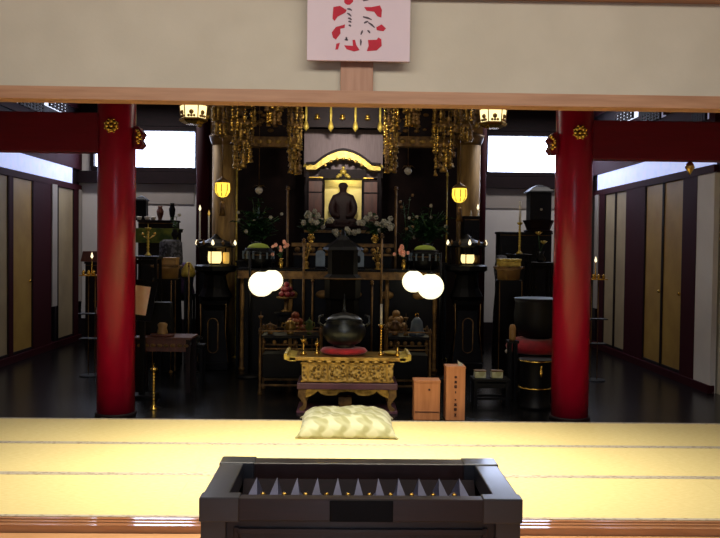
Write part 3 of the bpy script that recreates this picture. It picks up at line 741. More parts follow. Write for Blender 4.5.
# ---- seated figure: one continuous body
def seated(loc):
    t = T('seated_statue', 'dark seated priest statue against the gold backing inside the shrine', 'statue', loc)
    me = bpy.data.meshes.new('body')
    V = [(0, 0, .16), (0, .01, .32), (0, .01, .47), (0, 0, .545), (0, -.01, .59), (0, -.015, .655), (0, -.01, .70),
         (-.12, .01, .46), (-.175, -.01, .32), (-.15, -.09, .2), (-.04, -.15, .18),
         (.12, .01, .46), (.175, -.01, .32), (.15, -.09, .2), (.04, -.15, .18),
         (-.13, -.02, .08), (-.25, -.10, .06), (-.08, -.19, .06), (.13, -.02, .08), (.25, -.10, .06), (.08, -.19, .06)]
    E = [(0, 1), (1, 2), (2, 3), (3, 4), (4, 5), (5, 6), (2, 7), (7, 8), (8, 9), (9, 10), (2, 11), (11, 12), (12, 13), (13, 14), (0, 15), (15, 16), (16, 17), (0, 18), (18, 19), (19, 20)]
    Rr = [.14, .125, .12, .045, .06, .078, .055, .075, .07, .055, .035, .075, .07, .055, .035, .09, .075, .06, .09, .075, .06]
    me.from_pydata(V, E, []); me.materials.append(K['statue'])
    o = bpy.data.objects.new('body', me); C.objects.link(o); o.parent = t
    sk = o.modifiers.new('skin', 'SKIN')
    for i, r in enumerate(Rr): me.skin_vertices[0].data[i].radius = (r, r*0.85)
    me.skin_vertices[0].data[0].use_root = True
    ss2 = o.modifiers.new('sub', 'SUBSURF'); ss2.levels = 2; ss2.render_levels = 2
    b = MB()
    b.ball((0, -.08, .645), 0.012, sy=1.4, sz=1.6, n=8, m=6); b.build('nose', K['statue'], t); b = MB()
    for q in (-1, 1): b.ball((q*.026, -.072, .662), 0.010, sz=.6, n=8, m=5); b.ball((q*.066, -.005, .645), 0.014, sx=.5, sz=1.6, n=8, m=6)
    b.ball((0, -.072, .612), 0.014, sx=1.5, sz=.5, n=8, m=5); b.build_each('face_detail', K['statue'], t)
    b = MB(); b.lathe([(.30, 0), (.33, .02), (.33, .05), (.28, .055)], n=8, rot=PI/8, sy=.75, smooth=False); b.build('seat', K['statue'], t)
    return t
st_ = seated((sx0-0.005*0, DS+0.22, zbase+0.041))
st_.location.z = zs_(228)
st_.scale = (1.0, 0.75, 1.0)
b = MB(); b.box((0, 0, (zs_(228)-zbase-0.042)/2), (0.7, 0.3, zs_(228)-zbase-0.042))
one(b, 'statue_dais', K['black'], 'low black dais under the seated statue', 'dais', (sx0, DS+0.24, zbase+0.04), bevel=0.004)

# ---- black pagoda shaped tower in front of the shrine
D = 9.85; px = 343
t = T('reliquary_tower', 'black lacquered reliquary tower with pointed roof in the middle of the altar', 'reliquary', (X(px, D), D, FZ))
s2 = S(D)
def zt_(p): return Z(p, D, px)-FZ
b = MB()
b.lathe([(22*s2, 0), (22*s2, zt_(325)), (20*s2, zt_(318))], n=4, rot=PI/4, smooth=False); b.build('stand', K['black'], t)
b = MB(); b.lathe([(17*s2, zt_(318)), (16*s2, zt_(300)), (18*s2, zt_(298)), (18*s2, zt_(280)), (19*s2, zt_(278))], n=8, smooth=False); b.build('lower_body', K['black'], t)
b = MB(); b.lathe([(20*s2, zt_(278)), (15*s2, zt_(274)), (15*s2, zt_(252)), (16*s2, zt_(250))], n=8, smooth=False); b.build('upper_body', K['black'], t)
b = MB(); b.lathe([(21*s2, zt_(250)), (19*s2, zt_(247)), (8*s2, zt_(240)), (3*s2, zt_(235)), (1*s2, zt_(229))], n=8, smooth=False); b.build('roof', K['black'], t)
b = MB(); b.lathe([(22.5*s2, zt_(279)), (22.8*s2, zt_(278.3)), (20*s2, zt_(277.5))], n=8, smooth=False); b.build('gilded_rim', K['golddull'], t)

# ---- red blue small objects beside the tower on the long altar
def lacquer_tablet(px, D, z, h, w, m, label, cat='memorial tablet', name='memorial_tablet'):
    t = T(name, label, cat, (X(px, D), D, z))
    b = MB(); b.box((0, 0, h*0.04), (w*1.25, 0.09, h*0.08)); b.box((0, 0, h*0.11), (w*1.0, 0.07, h*0.06)); b.build('base', K['black'], t, bevel=0.003)
    b = MB(); b.prism([(-w/2, h*.14), (w/2, h*.14), (w/2, h*.85), (w*.3, h*.97), (0, h), (-w*.3, h*.97), (-w/2, h*.85)], -0.015, 0.015); b.build('tablet', m, t)
    return t
lacquer_tablet(320.5, 10.5, AT, 0.24, 0.12, K['greyblue'], 'blue grey tablet on the long altar left of the black reliquary tower')
t = lacquer_tablet(359, 10.5, AT, 0.24, 0.13, K['greyblue'], 'blue grey framed tablet on the long altar right of the black reliquary tower')
b = MB(); b.ball((0, -0.02, 0.13), 0.025, sy=.4, sz=2, n=8, m=6); b.build('dark_figure', K['black'], t)
for i, p in enumerate((262, 267.5)):
    b = MB(); b.box((0, 0, 0.006+0.0), (0.13, 0.05, 0.012)); 
# tray stack in front-right of tower: teal edges
b = MB(); b.box((0, 0, 0.02), (0.16, 0.1, 0.04)); b.box((0, 0, 0.05), (0.14, 0.09, 0.016)); b.box((0, 0, 0.085), (0.15, 0.1, 0.02))
# ---- vases with plants
def bouquet(name, loc, label, vr, vh, vm, spread, height, nl, flowers, fm, seed, leafm='leaf', group=None, fsize=0.03):
    random.seed(seed)
    t = T(name, label, 'flower arrangement', loc, group)
    b = MB(); b.lathe([(vr*.55, 0), (vr*.6, .01), (vr*.5, vh*.1), (vr*.95, vh*.4), (vr, vh*.6), (vr*.6, vh*.85), (vr*.8, vh)], n=20); b.build('vase', vm, t)
    b = MB(); tips = []
    for i in range(nl//6):
        a = random.random()*2*PI; q = random.random()**0.6
        tip = Vector((math.cos(a)*q*spread, math.sin(a)*q*spread*0.4, vh+height*(0.25+0.75*random.random())*(1.1-0.5*q)))
        b.tube([(0, 0, vh*.9), (tip.x*.35, tip.y*.35, vh+(tip.z-vh)*.6), tip], 0.004, 5); tips.append(tip)
    b.build('stems', K['leaf'], t)
    b = MB()
    for i in range(nl):
        tp = random.choice(tips); f = 0.3+0.7*random.random(); base = Vector((tp.x*f*f, tp.y*f*f, vh+(tp.z-vh)*f))
        a = random.random()*2*PI; L = spread*(0.26+0.3*random.random())
        b.leaf(base, (math.cos(a), math.sin(a)*.7, random.uniform(-.1, .7)), L, L*0.42, 0.25)
    b.build('foliage', K[leafm], t)
    for i in range(flowers):
        tp = tips[i % len(tips)]; q = tp+Vector((random.uniform(-.05, .05), -0.03, random.uniform(-.03, .03)))
        b = MB(); r = fsize*random.uniform(.8, 1.2)
        for k in range(6):
            a = 2*PI*k/6; b.ball((math.cos(a)*r*.7, -r*.2*(k % 2), math.sin(a)*r*.7), r*.55, sy=.5, n=7, m=4)
        b.ball((0, -r*.3, 0), r*.4, n=7, m=4)
        o = b.build('blossom', K[fm], t); o.location = q; o.rotation_euler = (random.uniform(-.5, .5), 0, random.uniform(-.5, .5))
    return t
# large dark green pines flanking (over the lime domes)
def zat(py, D, px): return Z(py, D, px)
def pot_with_dome(px, D, label, side):
    t = T('covered_pot', label, 'pot', (X(px, D), D, AT), group=None)
    b = MB(); b.lathe([(.10, 0), (.15, .02), (.185, .09), (.2, .17), (.18, .24), (.17, .26)], n=28); b.build('pot', K['black'], t)
    b = MB(); b.lathe([(.145, .255), (.14, .27), (.12, .295), (.07, .315), (.0, .325)], n=24); b.build('green_cover', K['lime'], t)
    b = MB()
    for k in range(14):
        a = 2*PI*k/14; b.box((.198*math.cos(a), .198*math.sin(a), .17), (.02, .02, .10), rz=a)
    b.build_each('ribs', K['greyblue'], t)
    b = MB(); b.lathe([(.195, .165), (.206, .17), (.195, .175)], n=28); b.build('gilded_band', K['golddull'], t)
pot_with_dome(258.5, 10.62, 'black ribbed pot with lime green domed cover, left end of the long altar', 'l')
pot_with_dome(425, 10.62, 'black ribbed pot with lime green domed cover, right end of the long altar', 'r')
Dp = 11.15
def stand(px, D, ztop, w, label, name='plant_stand', m='black', cat='stand', rails=True, d=None):
    d = d or w
    h = ztop-FZ
    t = T(name, label, cat, (X(px, D), D, FZ))
    b = MB(); b.box((0, 0, h-0.015), (w, d, 0.03)); b.build('top', K[m], t, bevel=0.004)
    for sx in (-1, 1):
        for sy in (-1, 1):
            b = MB(); b.box((0, 0, (h-0.03)/2), (0.035, 0.035, h-0.03)); o = b.build('leg', K[m], t); o.location = (sx*(w/2-0.03), sy*(d/2-0.03), 0)
    if rails:
        b = MB()
        for sy in (-1, 1): b.box((0, sy*(d/2-.03), h*0.25), (w-.08, .02, .025)); b.box((0, sy*(d/2-.03), h-0.07), (w-.08, .02, .05))
        b.build_each('rail', K[m], t)
    return t
stand(256, 11.35, 1.35, 0.5, 'tall black stand behind the left lime covered pot')
stand(428, 11.35, 1.35, 0.5, 'tall black stand behind the right lime covered pot')
bouquet('pine_arrangement', (X(256, 11.35), 11.35, 1.351), 'spreading dark green branches in a vase above the left lime covered pot', .10, .26, K['bronze'], .32, .60, 330, 7, 'white', 11, fsize=.022)
bouquet('pine_arrangement', (X(428, 11.35), 11.35, 1.351), 'spreading dark green branches in a vase above the right lime covered pot', .10, .26, K['bronze'], .32, .60, 340, 8, 'white', 12, fsize=.022)
bouquet('tall_branches', (X(406, 11.9), 11.9, 1.2), 'tall thin greenish branches right of the shrine doors', .07, .3, K['bronze'], .17, .95, 100, 6, 'ochre', 14, leafm='leaf', fsize=.02)
stand(406, 11.9, 1.2-.001, 0.26, 'narrow black stand carrying the tall thin branches right of the shrine', rails=False)
# pink and white flowers beside the pots
bouquet('pink_flowers', (X(281, 10.48), 10.48, AT), 'small vase of glowing pink flowers right of the left covered pot', .035, .13, K['brass'], .09, .26, 40, 9, 'pink', 5, fsize=.022)
bouquet('pink_flowers', (X(404, 10.48), 10.48, AT), 'small vase of pinkish white flowers left of the right covered pot', .035, .13, K['brass'], .09, .2, 40, 9, 'pink', 6, fsize=.024)
bouquet('white_flowers', (X(311, 11.5), 11.5, zp+0.0), 'white and green flowers in a brass vase, in front of the left shrine door', .06, .12, K['brass'], .27, .34, 120, 17, 'white', 21, fsize=.035)
bouquet('white_flowers', (X(375, 11.5), 11.5, zp+0.0), 'white and green flowers in a brass vase, in front of the right shrine door', .06, .12, K['brass'], .27, .34, 120, 17, 'white', 22, fsize=.035)
bouquet('white_flowers', (X(343, 11.55), 11.55, zp+0.0), 'low row of white blossoms below the seated statue', .05, .06, K['brass'], .2, .16, 60, 12, 'white', 23, fsize=.028)

# ---- gold poles on both sides (tall lantern rods)
def pole(px, D, y0, y1, r, m, label, floor=True, name='gold_pole', beads=False, cat='pole'):
    z1 = Z(y0, D, px); zb = FZ if floor is True else floor
    t = T(name, label, cat, (X(px, D, (y0+y1)/2), D, zb)); h = z1-zb
    b = MB(); b.lathe([(r, 0.03), (r, h-0.06)] if not beads else sum([[(r*.7, .03+(h-.09)*i/30), (r*1.4, .03+(h-.09)*(i+.5)/30)] for i in range(30)], [])+[(r*.7, h-.06)], n=10); b.build('rod', m, t)
    b = MB(); b.lathe([(r*4, 0), (r*4, .012), (r*1.6, .03)], n=16); b.build('foot', m, t)
    b = MB(); b.lathe([(r, h-.06), (r*2.2, h-.045), (r*1.1, h-.03), (r*1.8, h-.015), (r*.2, h)], n=10); b.build('finial', m, t)
    return t
pole(303.5, 9.6, 238, 325, .013, K['golddull'], 'tall gold pole left of the black tower, nearest the orange fruit')
pole(312.5, 9.7, 277, 325, .010, K['golddull'], 'shorter pale gold pole close beside the left tall gold pole')
pole(372, 9.7, 280, 322, .011, K['golddull'], 'short gold pole right of the black tower')
pole(381.5, 9.6, 233, 325, .012, K['golddull'], 'tall gold pole right of the black tower, behind the beaded candlestick')
pole(236.5, 11.6, 160, 300, .014, K['brightgold'], 'thin bright gold pole beside the left gold pillar')
pole(446.5, 11.6, 172, 300, .010, K['brightgold'], 'thin bright gold pole left of the right gold pillar')
pole(287.5, 11.7, 186, 300, .016, K['golddull'], 'pale upright pole left of the shrine beside the green branches')
pole(395.5, 11.7, 186, 300, .016, K['golddull'], 'pale upright pole right of the shrine beside the thin branches')
pole(188.5, 9.6, 262, 392, .008, K['golddull'], 'very thin gold pole between the left bay desk and the lamp pedestal')
pole(171, 10.2, 280, 370, .006, K['golddull'], 'thinnest gold rod behind the left bay desk')

# gold filigree knots on poles at y 258
for px_, lb in ((306.5, 'left'), (378, 'right')):
    random.seed(int(px_))
    t = T('gold_lotus_ornament', 'gilded lotus flower ornament in a small vase, %s of the black tower' % lb, 'ornament', (X(px_, 10.45), 10.45, AT))
    b = MB(); b.lathe([(.04, 0), (.045, .01), (.02, .03), (.035, .07), (.02, .1)], n=12); b.build('vase', K['gold'], t)
    b = MB()
    for k in range(9):
        q = Vector((random.uniform(-.06, .06), random.uniform(-.02, .02), .14+.2*k/9)); b.tube([(0, 0, .09), (q.x*.5, 0, q.z*.7), q], .004, 5); b.ball(q, .018, n=7, m=5)
    b.build('gold_buds', K['gold'], t)

# ================================================================== side desks with rails
def side_desk(px0, px1, D, label, sgn):
    x0, x1 = X(px0, D, 360), X(px1, D, 360); w = x1-x0; h = Z(330.5, D, 300)-FZ
    t = T('sutra_desk', label, 'desk', ((x0+x1)/2, D+0.2, FZ))
    b = MB(); b.box((0, 0, h-.075), (w-.05, .38, .03)); b.build('desk_top', K['black'], t, bevel=.004)
    for sx in (-1, 1):
        for sy in (-1, 1):
            b = MB(); b.lathe([(.028, 0), (.02, .03), (.014, .06), (.014, h-.06), (.02, h-.03), (.012, h-.01), (.018, h+.01), (.002, h+.03)], n=10); o = b.build('leg', K['golddull'], t); o.location = (sx*(w/2-.02), sy*.18, 0)
    b = MB()
    for sy in (-1, 1): b.box((0, sy*.18, h-.01), (w, .012, .014)); b.box((0, sy*.18, h-.20), (w-.04, .012, .014)); b.box((0, sy*.18, .1), (w-.04, .02, .02))
    b.build_each('gilded_rail', K['golddull'], t)
    b = MB(); b.box((0, 0, .3), (w-.08, .3, .25)); b.build('cabinet', K['black'], t, bevel=.005)
    b = MB()
    for k in range(6): b.ball((-w/2+.06+(w-.12)*k/5, -.185, h-.13), .024, sy=.4, n=8, m=5)
    b.build_each('carving', K['golddull'], t)
    return t, h-.06, w
t, dh1, dw1 = side_desk(258, 322, 8.75, 'low black desk with gilded rails left of the gilded altar table', -1)
t, dh2, dw2 = side_desk(385, 432, 8.75, 'low black desk with gilded rails right of the gilded altar table, behind the boxes', 1)
# fruit offerings on tall stands
def fruit_stand(px, D, label, fm, lbl, base, h, n=8, r=.042):
    t = T('offering_stand', label, 'stand', (X(px, D), D, base))
    b = MB(); b.lathe([(.07, 0), (.075, .01), (.03, .03), (.02, h*.5), (.03, h-.03), (.12, h-.012), (.125, h)], n=20); b.build('pedestal', K['golddull'], t)
    x, y, z = X(px, D), D, base+h
    pos = [(0, 0, 0)]+[(math.cos(2*PI*k/5)*r*1.75, math.sin(2*PI*k/5)*r*1.75, 0) for k in range(5)]+[(math.cos(2*PI*k/3+.6)*r*1.05, math.sin(2*PI*k/3+.6)*r*1.05, r*1.5) for k in range(3)]+[(0, 0, r*2.9)]
    first = None
    for p in pos:
        if first is None:
            b = MB(); b.ball((0, 0, 0), r*.93, sz=.93, n=14, m=10); first = one(b, lbl[0], fm, lbl[1], 'fruit', (x, y, z+r*.9), group=lbl[2])
        else:
            o = first.copy(); C.objects.link(o); o.location = (x+p[0], y+p[1], z+r*.9+p[2])
fruit_stand(296, 9.35, 'small gilded stand of orange fruit behind the left desk', K['orange'], ('orange_fruit', 'orange fruit piled on the stand behind the left desk', 'orange fruit on the left stand'), .35, .22, r=.05)
stand(296, 9.35, .35-.001, .34, 'low black table carrying the orange fruit stand', name='low_table', cat='table')
fruit_stand(287, 10.0, 'small gilded stand of red fruit under the left side of the long altar', K['peach'], ('red_fruit', 'red fruit piled on the stand near the lit left globes', 'red fruit on the left stand'), .75, .18, r=.04)
stand(287, 10.0, .75-.001, .28, 'narrow black table carrying the red fruit stand', name='low_table', cat='table')
fruit_stand(397, 9.5, 'small gilded stand of amber offerings behind the right desk', K['ochre'], ('amber_cake', 'amber coloured cake piled on the stand behind the right desk', 'amber cakes on the right stand'), .35, .24, r=.05)
stand(398, 9.5, .35-.001, .27, 'low black table carrying the amber cake stand', name='low_table', cat='table')
# things on the desks
def urn(px, D, z, r, h, m, label, name='small_urn', cat='urn', ears=True):
    t = T(name, label, cat, (X(px, D), D, z))
    b = MB(); b.lathe([(r*.5, 0), (r*.6, .01), (r*.45, h*.15), (r*.9, h*.45), (r, h*.6), (r*.7, h*.82), (r*.85, h)], n=20); b.build('body', m, t)
    b = MB(); b.lathe([(r*.7, h), (r*.4, h*1.1), (r*.1, h*1.2), (r*.12, h*1.26), (.002, h*1.32)], n=16); b.build('lid', m, t)
    if ears:
        for sx in (-1, 1):
            b = MB(); b.tube([(sx*r*.8, 0, h*.5), (sx*r*1.35, 0, h*.65), (sx*r*1.2, 0, h*.95), (sx*r*.8, 0, h*.85)], r*.1, 6); b.build('ear', m, t)
    return t
zd = FZ+dh1
urn(271, 8.95, zd, .055, .1, K['golddull'], 'small dull gold urn on the left end of the left desk')
urn(291, 8.95, zd, .07, .13, K['gold'], 'larger gold urn with lid in the middle of the left desk')
urn(310, 8.95, zd, .045, .14, K['greencloth'], 'slim greenish urn at the right end of the left desk')
urn(396, 8.95, zd, .065, .14, K['golddull'], 'dull gold urn on the left part of the right desk')
t = T('offering_bell', 'blue grey bell shaped ornament on the right desk', 'bell', (X(418, 8.95), 8.95, zd))
b = MB(); b.lathe([(.085, 0), (.09, .01), (.07, .08), (.06, .15), (.03, .19), (.012, .2)], n=20); b.build('bell_body', K['greyblue'], t)
b = MB(); b.loop([(.02*math.cos(a), 0, .22+.02*math.sin(a)) for a in [i*PI/5 for i in range(10)]], .004); b.build('bell_loop', K['brass'], t)
candlestick('candlestick', 0.2, 0.012, K['golddull'], (X(261.5, 8.9), 8.9, zd), 'dull gold candlestick at the far left corner of the left desk')
candlestick('candlestick', 0.2, 0.012, K['golddull'], (X(407, 8.9), 8.9, zd), 'dull gold candlestick in the middle of the right desk')

# ================================================================== LAMPS
def globe(px, py, D, rpx, label):
    p = W(px, py, D); r = rpx*S(D)
    t = T('globe_lantern', label, 'lantern', (p.x, D, p.z), group='lit globe lanterns')
    b = MB(); n = 30; prof = []
    for i in range(n+1):
        a = PI*i/n; rr = r*math.sin(a)*(1+0.012*math.cos(i*PI)); prof.append((rr, -r*.97*math.cos(a)))
    b.lathe(prof, n=32); b.build('paper_globe', K['glow'], t)
    b = MB(); b.lathe([(r*.3, r*.93), (r*.32, r*1.0), (r*.12, r*1.08), (.004, r*1.15)], n=16); b.build('top_cap', K['black'], t)
    b = MB(); b.lathe([(r*.1, -r*1.06), (r*.26, -r*1.0), (r*.24, -r*.93)], n=16); b.build('bottom_cap', K['black'], t)
    h = AT+0.75-p.z
    b = MB(); b.tube([(0, 0, r*1.1), (0, 0, 0.35), ], .004, 6); b.build('cord', K['black'], t)
    return p, r
globe(261.5, 284, 9.7, 13, 'larger lit white globe lantern of the left pair')
globe(272, 280.5, 10.05, 11, 'smaller lit white globe lantern of the left pair, set further back')
globe(430.5, 286.5, 9.7, 13.3, 'larger lit white globe lantern of the right pair')
globe(413.5, 281.5, 10.05, 11.3, 'smaller lit white globe lantern of the right pair, set further back')
# brackets that carry the globes
for (pa, pya, Da, pb, pyb, Db, rod, lb) in ((261.5, 284, 9.7, 272, 280.5, 10.05, 250, 'left'), (430.5, 286.5, 9.7, 413.5, 281.5, 10.05, 441, 'right')):
    A, B = W(pa, pya, Da), W(pb, pyb, Db); xs = X(rod, 9.9)
    t = T('lantern_stand', 'black iron stand whose arms carry the %s pair of globe lanterns' % lb, 'stand', (xs, 9.9, FZ))
    zt2 = max(A.z, B.z)+.36-FZ
    b = MB(); b.cyl((0, 0, 0.02), .014, zt2-.02, 10); b.build('post', K['black'], t)
    b = MB(); b.lathe([(.15, 0), (.15, .015), (.03, .04)], n=20); b.build('base', K['black'], t)
    for P, Dd in ((A, Da), (B, Db)):
        b = MB(); b.tube([(0, 0, zt2-.02), ((P.x-xs)*.5, (Dd-9.9)*.5, zt2-.01), (P.x-xs, Dd-9.9, P.z+.35-FZ)], .008, 6); b.build('arm', K['black'], t)

def hexlantern(px, py, D, label):
    s = S(D); p = W(px, py, D); r = 13*s/0.93; h = 16*s
    t = T('hexagonal_lantern', label, 'lantern', (p.x, D, p.z-h/2), group='hexagonal hanging lanterns')
    b = MB(); b.lathe([(r*.86, .02), (r*.97, h)], n=6, rot=0, smooth=False); b.build('lit_panels', K['glowhex'], t)
    b = MB(); b.lathe([(r*.5, -.05), (r*.9, -.02), (r*1.02, .0), (r*1.02, .02), (r*.85, .022)], n=6, smooth=False); b.build('base_tray', K['brass'], t)
    b = MB(); b.lathe([(r*1.08, h), (r*1.2, h+.01), (r*.9, h+.05), (r*.3, h+.12), (r*.05, h+.2)], n=6, smooth=False); b.build('roof', K['golddull'], t)
    b = MB()
    for k in range(6):
        a = 2*PI*k/6; b.tube([(r*.89*math.cos(a), r*.89*math.sin(a), .02), (r*1.0*math.cos(a), r*1.0*math.sin(a), h)], .007, 6)
        a2 = a+PI/6; rr = r*.80
        b.ball((rr*math.cos(a2), rr*math.sin(a2), .09), .03, n=8, m=5)
        for q in range(3): b.ball((rr*1.02*math.cos(a2)+.035*(q-1)*-math.sin(a2), rr*1.02*math.sin(a2)+.035*(q-1)*math.cos(a2), .045), .018, n=7, m=4)
    # scalloped upper fringe
    for k in range(6):
        a = 2*PI*k/6; c0 = Vector((math.cos(a), math.sin(a), 0))*r*.98; c1 = Vector((math.cos(a+PI/3), math.sin(a+PI/3), 0))*r*.98
        for q in range(4):
            p_ = c0.lerp(c1, (q+.5)/4); b.ball((p_.x, p_.y, h-.005), .02, n=7, m=4)
    b.build('gilded_openwork', K['golddull'], t)
    b = MB(); b.tube([(0, 0, h+.19), (0, 0, CZ-(p.z-h/2)-.002)], .006, 6); b.build('chain', K['golddull'], t)
hexlantern(193.5, 112.5, 10.2, 'lit hexagonal lantern hanging high on the left under the lintel')
hexlantern(493, 116.5, 10.2, 'lit hexagonal lantern hanging high on the right under the lintel')
def balllantern(px, py, D, label):
    s = S(D); p = W(px, py, D); r = 7.6*s
    t = T('round_lantern', label, 'lantern', (p.x, D, p.z), group='round yellow hanging lanterns')
    b = MB(); b.lathe([(r*.15, -r*.95), (r*.6, -r*.8), (r*.95, -r*.3), (r, .1*r), (r*.96, r*.7), (r*.9, r*.95)], n=20); b.build('paper_shade', K['glowy'], t)
    b = MB()
    for k in range(8):
        a = 2*PI*k/8; b.tube([(r*1.0*math.cos(a), r*1.0*math.sin(a), r*.75), (r*1.03*math.cos(a), r*1.03*math.sin(a), 0), (r*.65*math.cos(a), r*.65*math.sin(a), -r*.8)], .006, 5)
    b.lathe([(r*.92, r*.92), (r*1.05, r*.97), (r*.9, r*1.04)], n=20)
    b.build('brass_cage', K['golddull'], t)
    b = MB(); b.lathe([(r*1.0, r*1.0), (r*.7, r*1.3), (r*.2, r*1.6), (.01, r*1.8)], n=12); b.build('roof', K['golddull'], t)
    b = MB(); b.tube([(0, 0, r*1.7), (0, 0, CZ-p.z-.002)], .006, 6); b.build('chain', K['golddull'], t)
    b = MB(); b.tube([(0, 0, -r*.9), (0, 0, -r*1.5)], .006, 6); b.lathe([(.01, -r*1.5), (.035, -r*1.7), (.03, -r*2.3), (.045, -r*3.4)], n=12); b.build('tassel', K['golddull'], t)
balllantern(222.5, 190, 10.9, 'round yellow lit lantern hanging in front of the left gold pillar')
balllantern(459.5, 195.5, 10.9, 'round yellow lit lantern hanging in front of the right gold pillar')

# pedestals with lit cylinder lamps
def lamp_pedestal(px, D, lb, sgn, pyl):
    s = S(D); x = X(px, D, 300)
    t = T('lamp_pedestal', 'black lacquer pedestal with oblong gold outline, %s of the altar' % lb, 'pedestal', (x, D, FZ), group='black lamp pedestals')
    def zq(p): return Z(p, D, px)-FZ
    b = MB(); b.box((0, 0, zq(361)/2), (30*s, .40, zq(361))); b.build('base', K['black'], t, bevel=.01)
    b = MB(); b.lathe([(17*s, zq(361)), (16*s, zq(356)), (11.5*s, zq(330)), (10.5*s, zq(310)), (14*s, zq(304)), (15*s, zq(300))], n=4, rot=PI/4, sx=1.25, smooth=False); b.build('shaft', K['black'], t)
    b = MB(); hh = zq(317)-zq(351); zc = (zq(317)+zq(351))/2; pts = []
    for i in range(24):
        a = 2*PI*i/24; pts.append((5*s*math.cos(a), -.2-.02*0, zc+(hh/2-5*s)*(1 if math.sin(a) >= 0 else -1)+5*s*math.sin(a)))
    b.loop(pts, .006); b.build('gold_outline', K['golddull'], t)
    for q in (-1, 1):
        b = MB(); b.tube([(q*15*s, -.19, zq(360)), (q*12*s, -.18, zq(330)), (q*12.5*s, -.18, zq(303))], .005, 6); b.build('gold_edge', K['golddull'], t)
    b = MB(); b.lathe([(14*s, zq(300)), (17*s, zq(296)), (13*s, zq(288)), (10*s, zq(275)), (16*s, zq(270))], n=12, smooth=False); b.build('neck', K['black'], t)
    b = MB(); b.lathe([(18*s, zq(272)), (21*s, zq(270)), (21*s, zq(266)), (18*s, zq(264.6))], n=12, smooth=False); b.build('tray', K['black'], t)
    for dx, dy in ((-16, 0), (16, 0), (-8, .15), (8, .15)):
        b = MB(); b.cyl((dx*s, dy, zq(265)), .009, zq(247)-zq(265), 8); b.build_each('canopy_post', K['black'], t)
    b = MB(); b.lathe([(17*s, zq(247.5)), (20*s, zq(246)), (18*s, zq(243)), (6*s, zq(239)), (1*s, zq(234))], n=12, smooth=False); b.build('canopy', K['black'], t)
    for q in range(7):
        a = PI+PI*q/6; b = MB(); b.lathe([(.004, 0), (.02, .02), (.016, .045), (.002, .075)], n=8); o = b.build('glint_finial', K['flame'] if q % 3 == 0 else K['golddull'], t); o.location = (19*s*math.cos(a), 19*s*math.sin(a), zq(245.5))  # some finials glow to put glints on the dark canopy rim
    zl0, zl1 = Z(pyl+6, D, px), Z(pyl-5.5, D, px)
    ztray = FZ+zq(264.6)+.001
    l = T('cylinder_lamp', 'lit cream cylinder lamp on the %s black pedestal' % lb, 'lamp', (x-.0, D-.08, ztray), group='lit cream cylinder lamps')
    b = MB(); hl = zl1-ztray
    b.lathe([(5.2*s, .015), (6.6*s, .05), (6.8*s, hl*.6), (6.4*s, hl)], n=20); b.build('shade', K['glowcyl'], l)
    b = MB(); b.lathe([(5.5*s, 0), (5.8*s, .012), (5.2*s, .02)], n=20); b.lathe([(6.6*s, hl), (6.8*s, hl+.008), (6.0*s, hl+.012)], n=20); b.build_each('rim', K['black'], l)
    b = MB(); b.box((-2.6*s, -6.3*s, hl/2), (.012, .012, hl)); b.build('frame_bar', K['golddull'], l)
    l2 = T('amber_lamp', 'dim amber lamp just right of the lit cylinder on the %s pedestal' % lb, 'lamp', (x+10*s, D+.02, ztray), group='dim amber lamps')
    b = MB(); b.lathe([(2.4*s, .012), (3.2*s, .04), (3.2*s, hl*.9), (2.8*s, hl*.95)], n=14); b.build('shade', K['glowdim' if lb == 'left' else 'golddull'], l2)
    b = MB(); b.lathe([(2.6*s, 0), (2.8*s, .012)], n=14); b.build('rim', K['black'], l2)
lamp_pedestal(215.5, 10.6, 'left', -1, 257)
lamp_pedestal(466, 10.6, 'right', 1, 260)
# tapers with flame tips
def candle(px, py, D, h, label, base, m='flame', name='altar_candle'):
    t = T(name, label, 'candle', (X(px, D, py), D, base))
    zt2 = Z(py, D, px); H = max(.06, zt2-base)
    b = MB(); b.lathe([(.02, 0), (.02, .01), (.012, .02), (.011, H-.05)], n=10); b.build('taper', K['wax'], t)
    b = MB(); b.lathe([(.004, H-.05), (.016, H-.03), (.012, H-.005), (.001, H+.03)], n=10); b.build('flame', K[m], t)
# small side cabinets behind pedestals which carry candles
def cabinet(px0, px1, py, D, label, depth=.35, name='black_cabinet', doors=2, m='black', cat='cabinet', pyb=None):
    x0, x1 = X(px0, D, py), X(px1, D, py); h = Z(py, D, (px0+px1)/2)-FZ; w = x1-x0
    t = T(name, label, cat, ((x0+x1)/2, D+depth/2, FZ))
    b = MB(); b.box((0, 0, h/2-.015), (w-.03, depth-.02, h-.03)); b.build('body', K[m], t, bevel=.005)
    b = MB(); b.box((0, 0, h-.015), (w, depth, .03)); b.build('top', K[m], t, bevel=.004)
    for i in range(doors):
        dw = (w-.06)/doors; b = MB(); b.box((-w/2+.03+dw*(i+.5), -depth/2+.004, h*.5), (dw-.015, .016, h*.8)); d = b.build('door', K[m], t, bevel=.003)
        b = MB(); b.ball((-w/2+.03+dw*(i+.5)+(dw*.35 if i == 0 else -dw*.35), -depth/2-.01, h*.55), .012, n=8, m=5); b.build('knob', K['brass'], d)
    b = MB(); b.box((0, -depth/2-.002, h-.05), (w-.04, .006, .008)); b.build('gilded_line', K['golddull'], t)
    return (x0+x1)/2, D+depth/2, FZ+h
c1 = cabinet(198, 214, 240, 11.0, 'tall black cabinet with candles behind the left lamp pedestal')
c2 = cabinet(463, 481, 216, 11.0, 'tallest black cabinet with candles behind the right lamp pedestal')
candle(200, 207, 11.15, .3, 'thin white candle nearest the white wall on the left tall cabinet', c1[2])
candle(209, 212, 11.15, .3, 'thin amber candle on the left tall cabinet, closer to the gold pillar', c1[2], 'glowdim')
candle(471, 212, 11.15, .1, 'short candle on the tallest black cabinet, beside the right gold pillar', c2[2], 'wax')
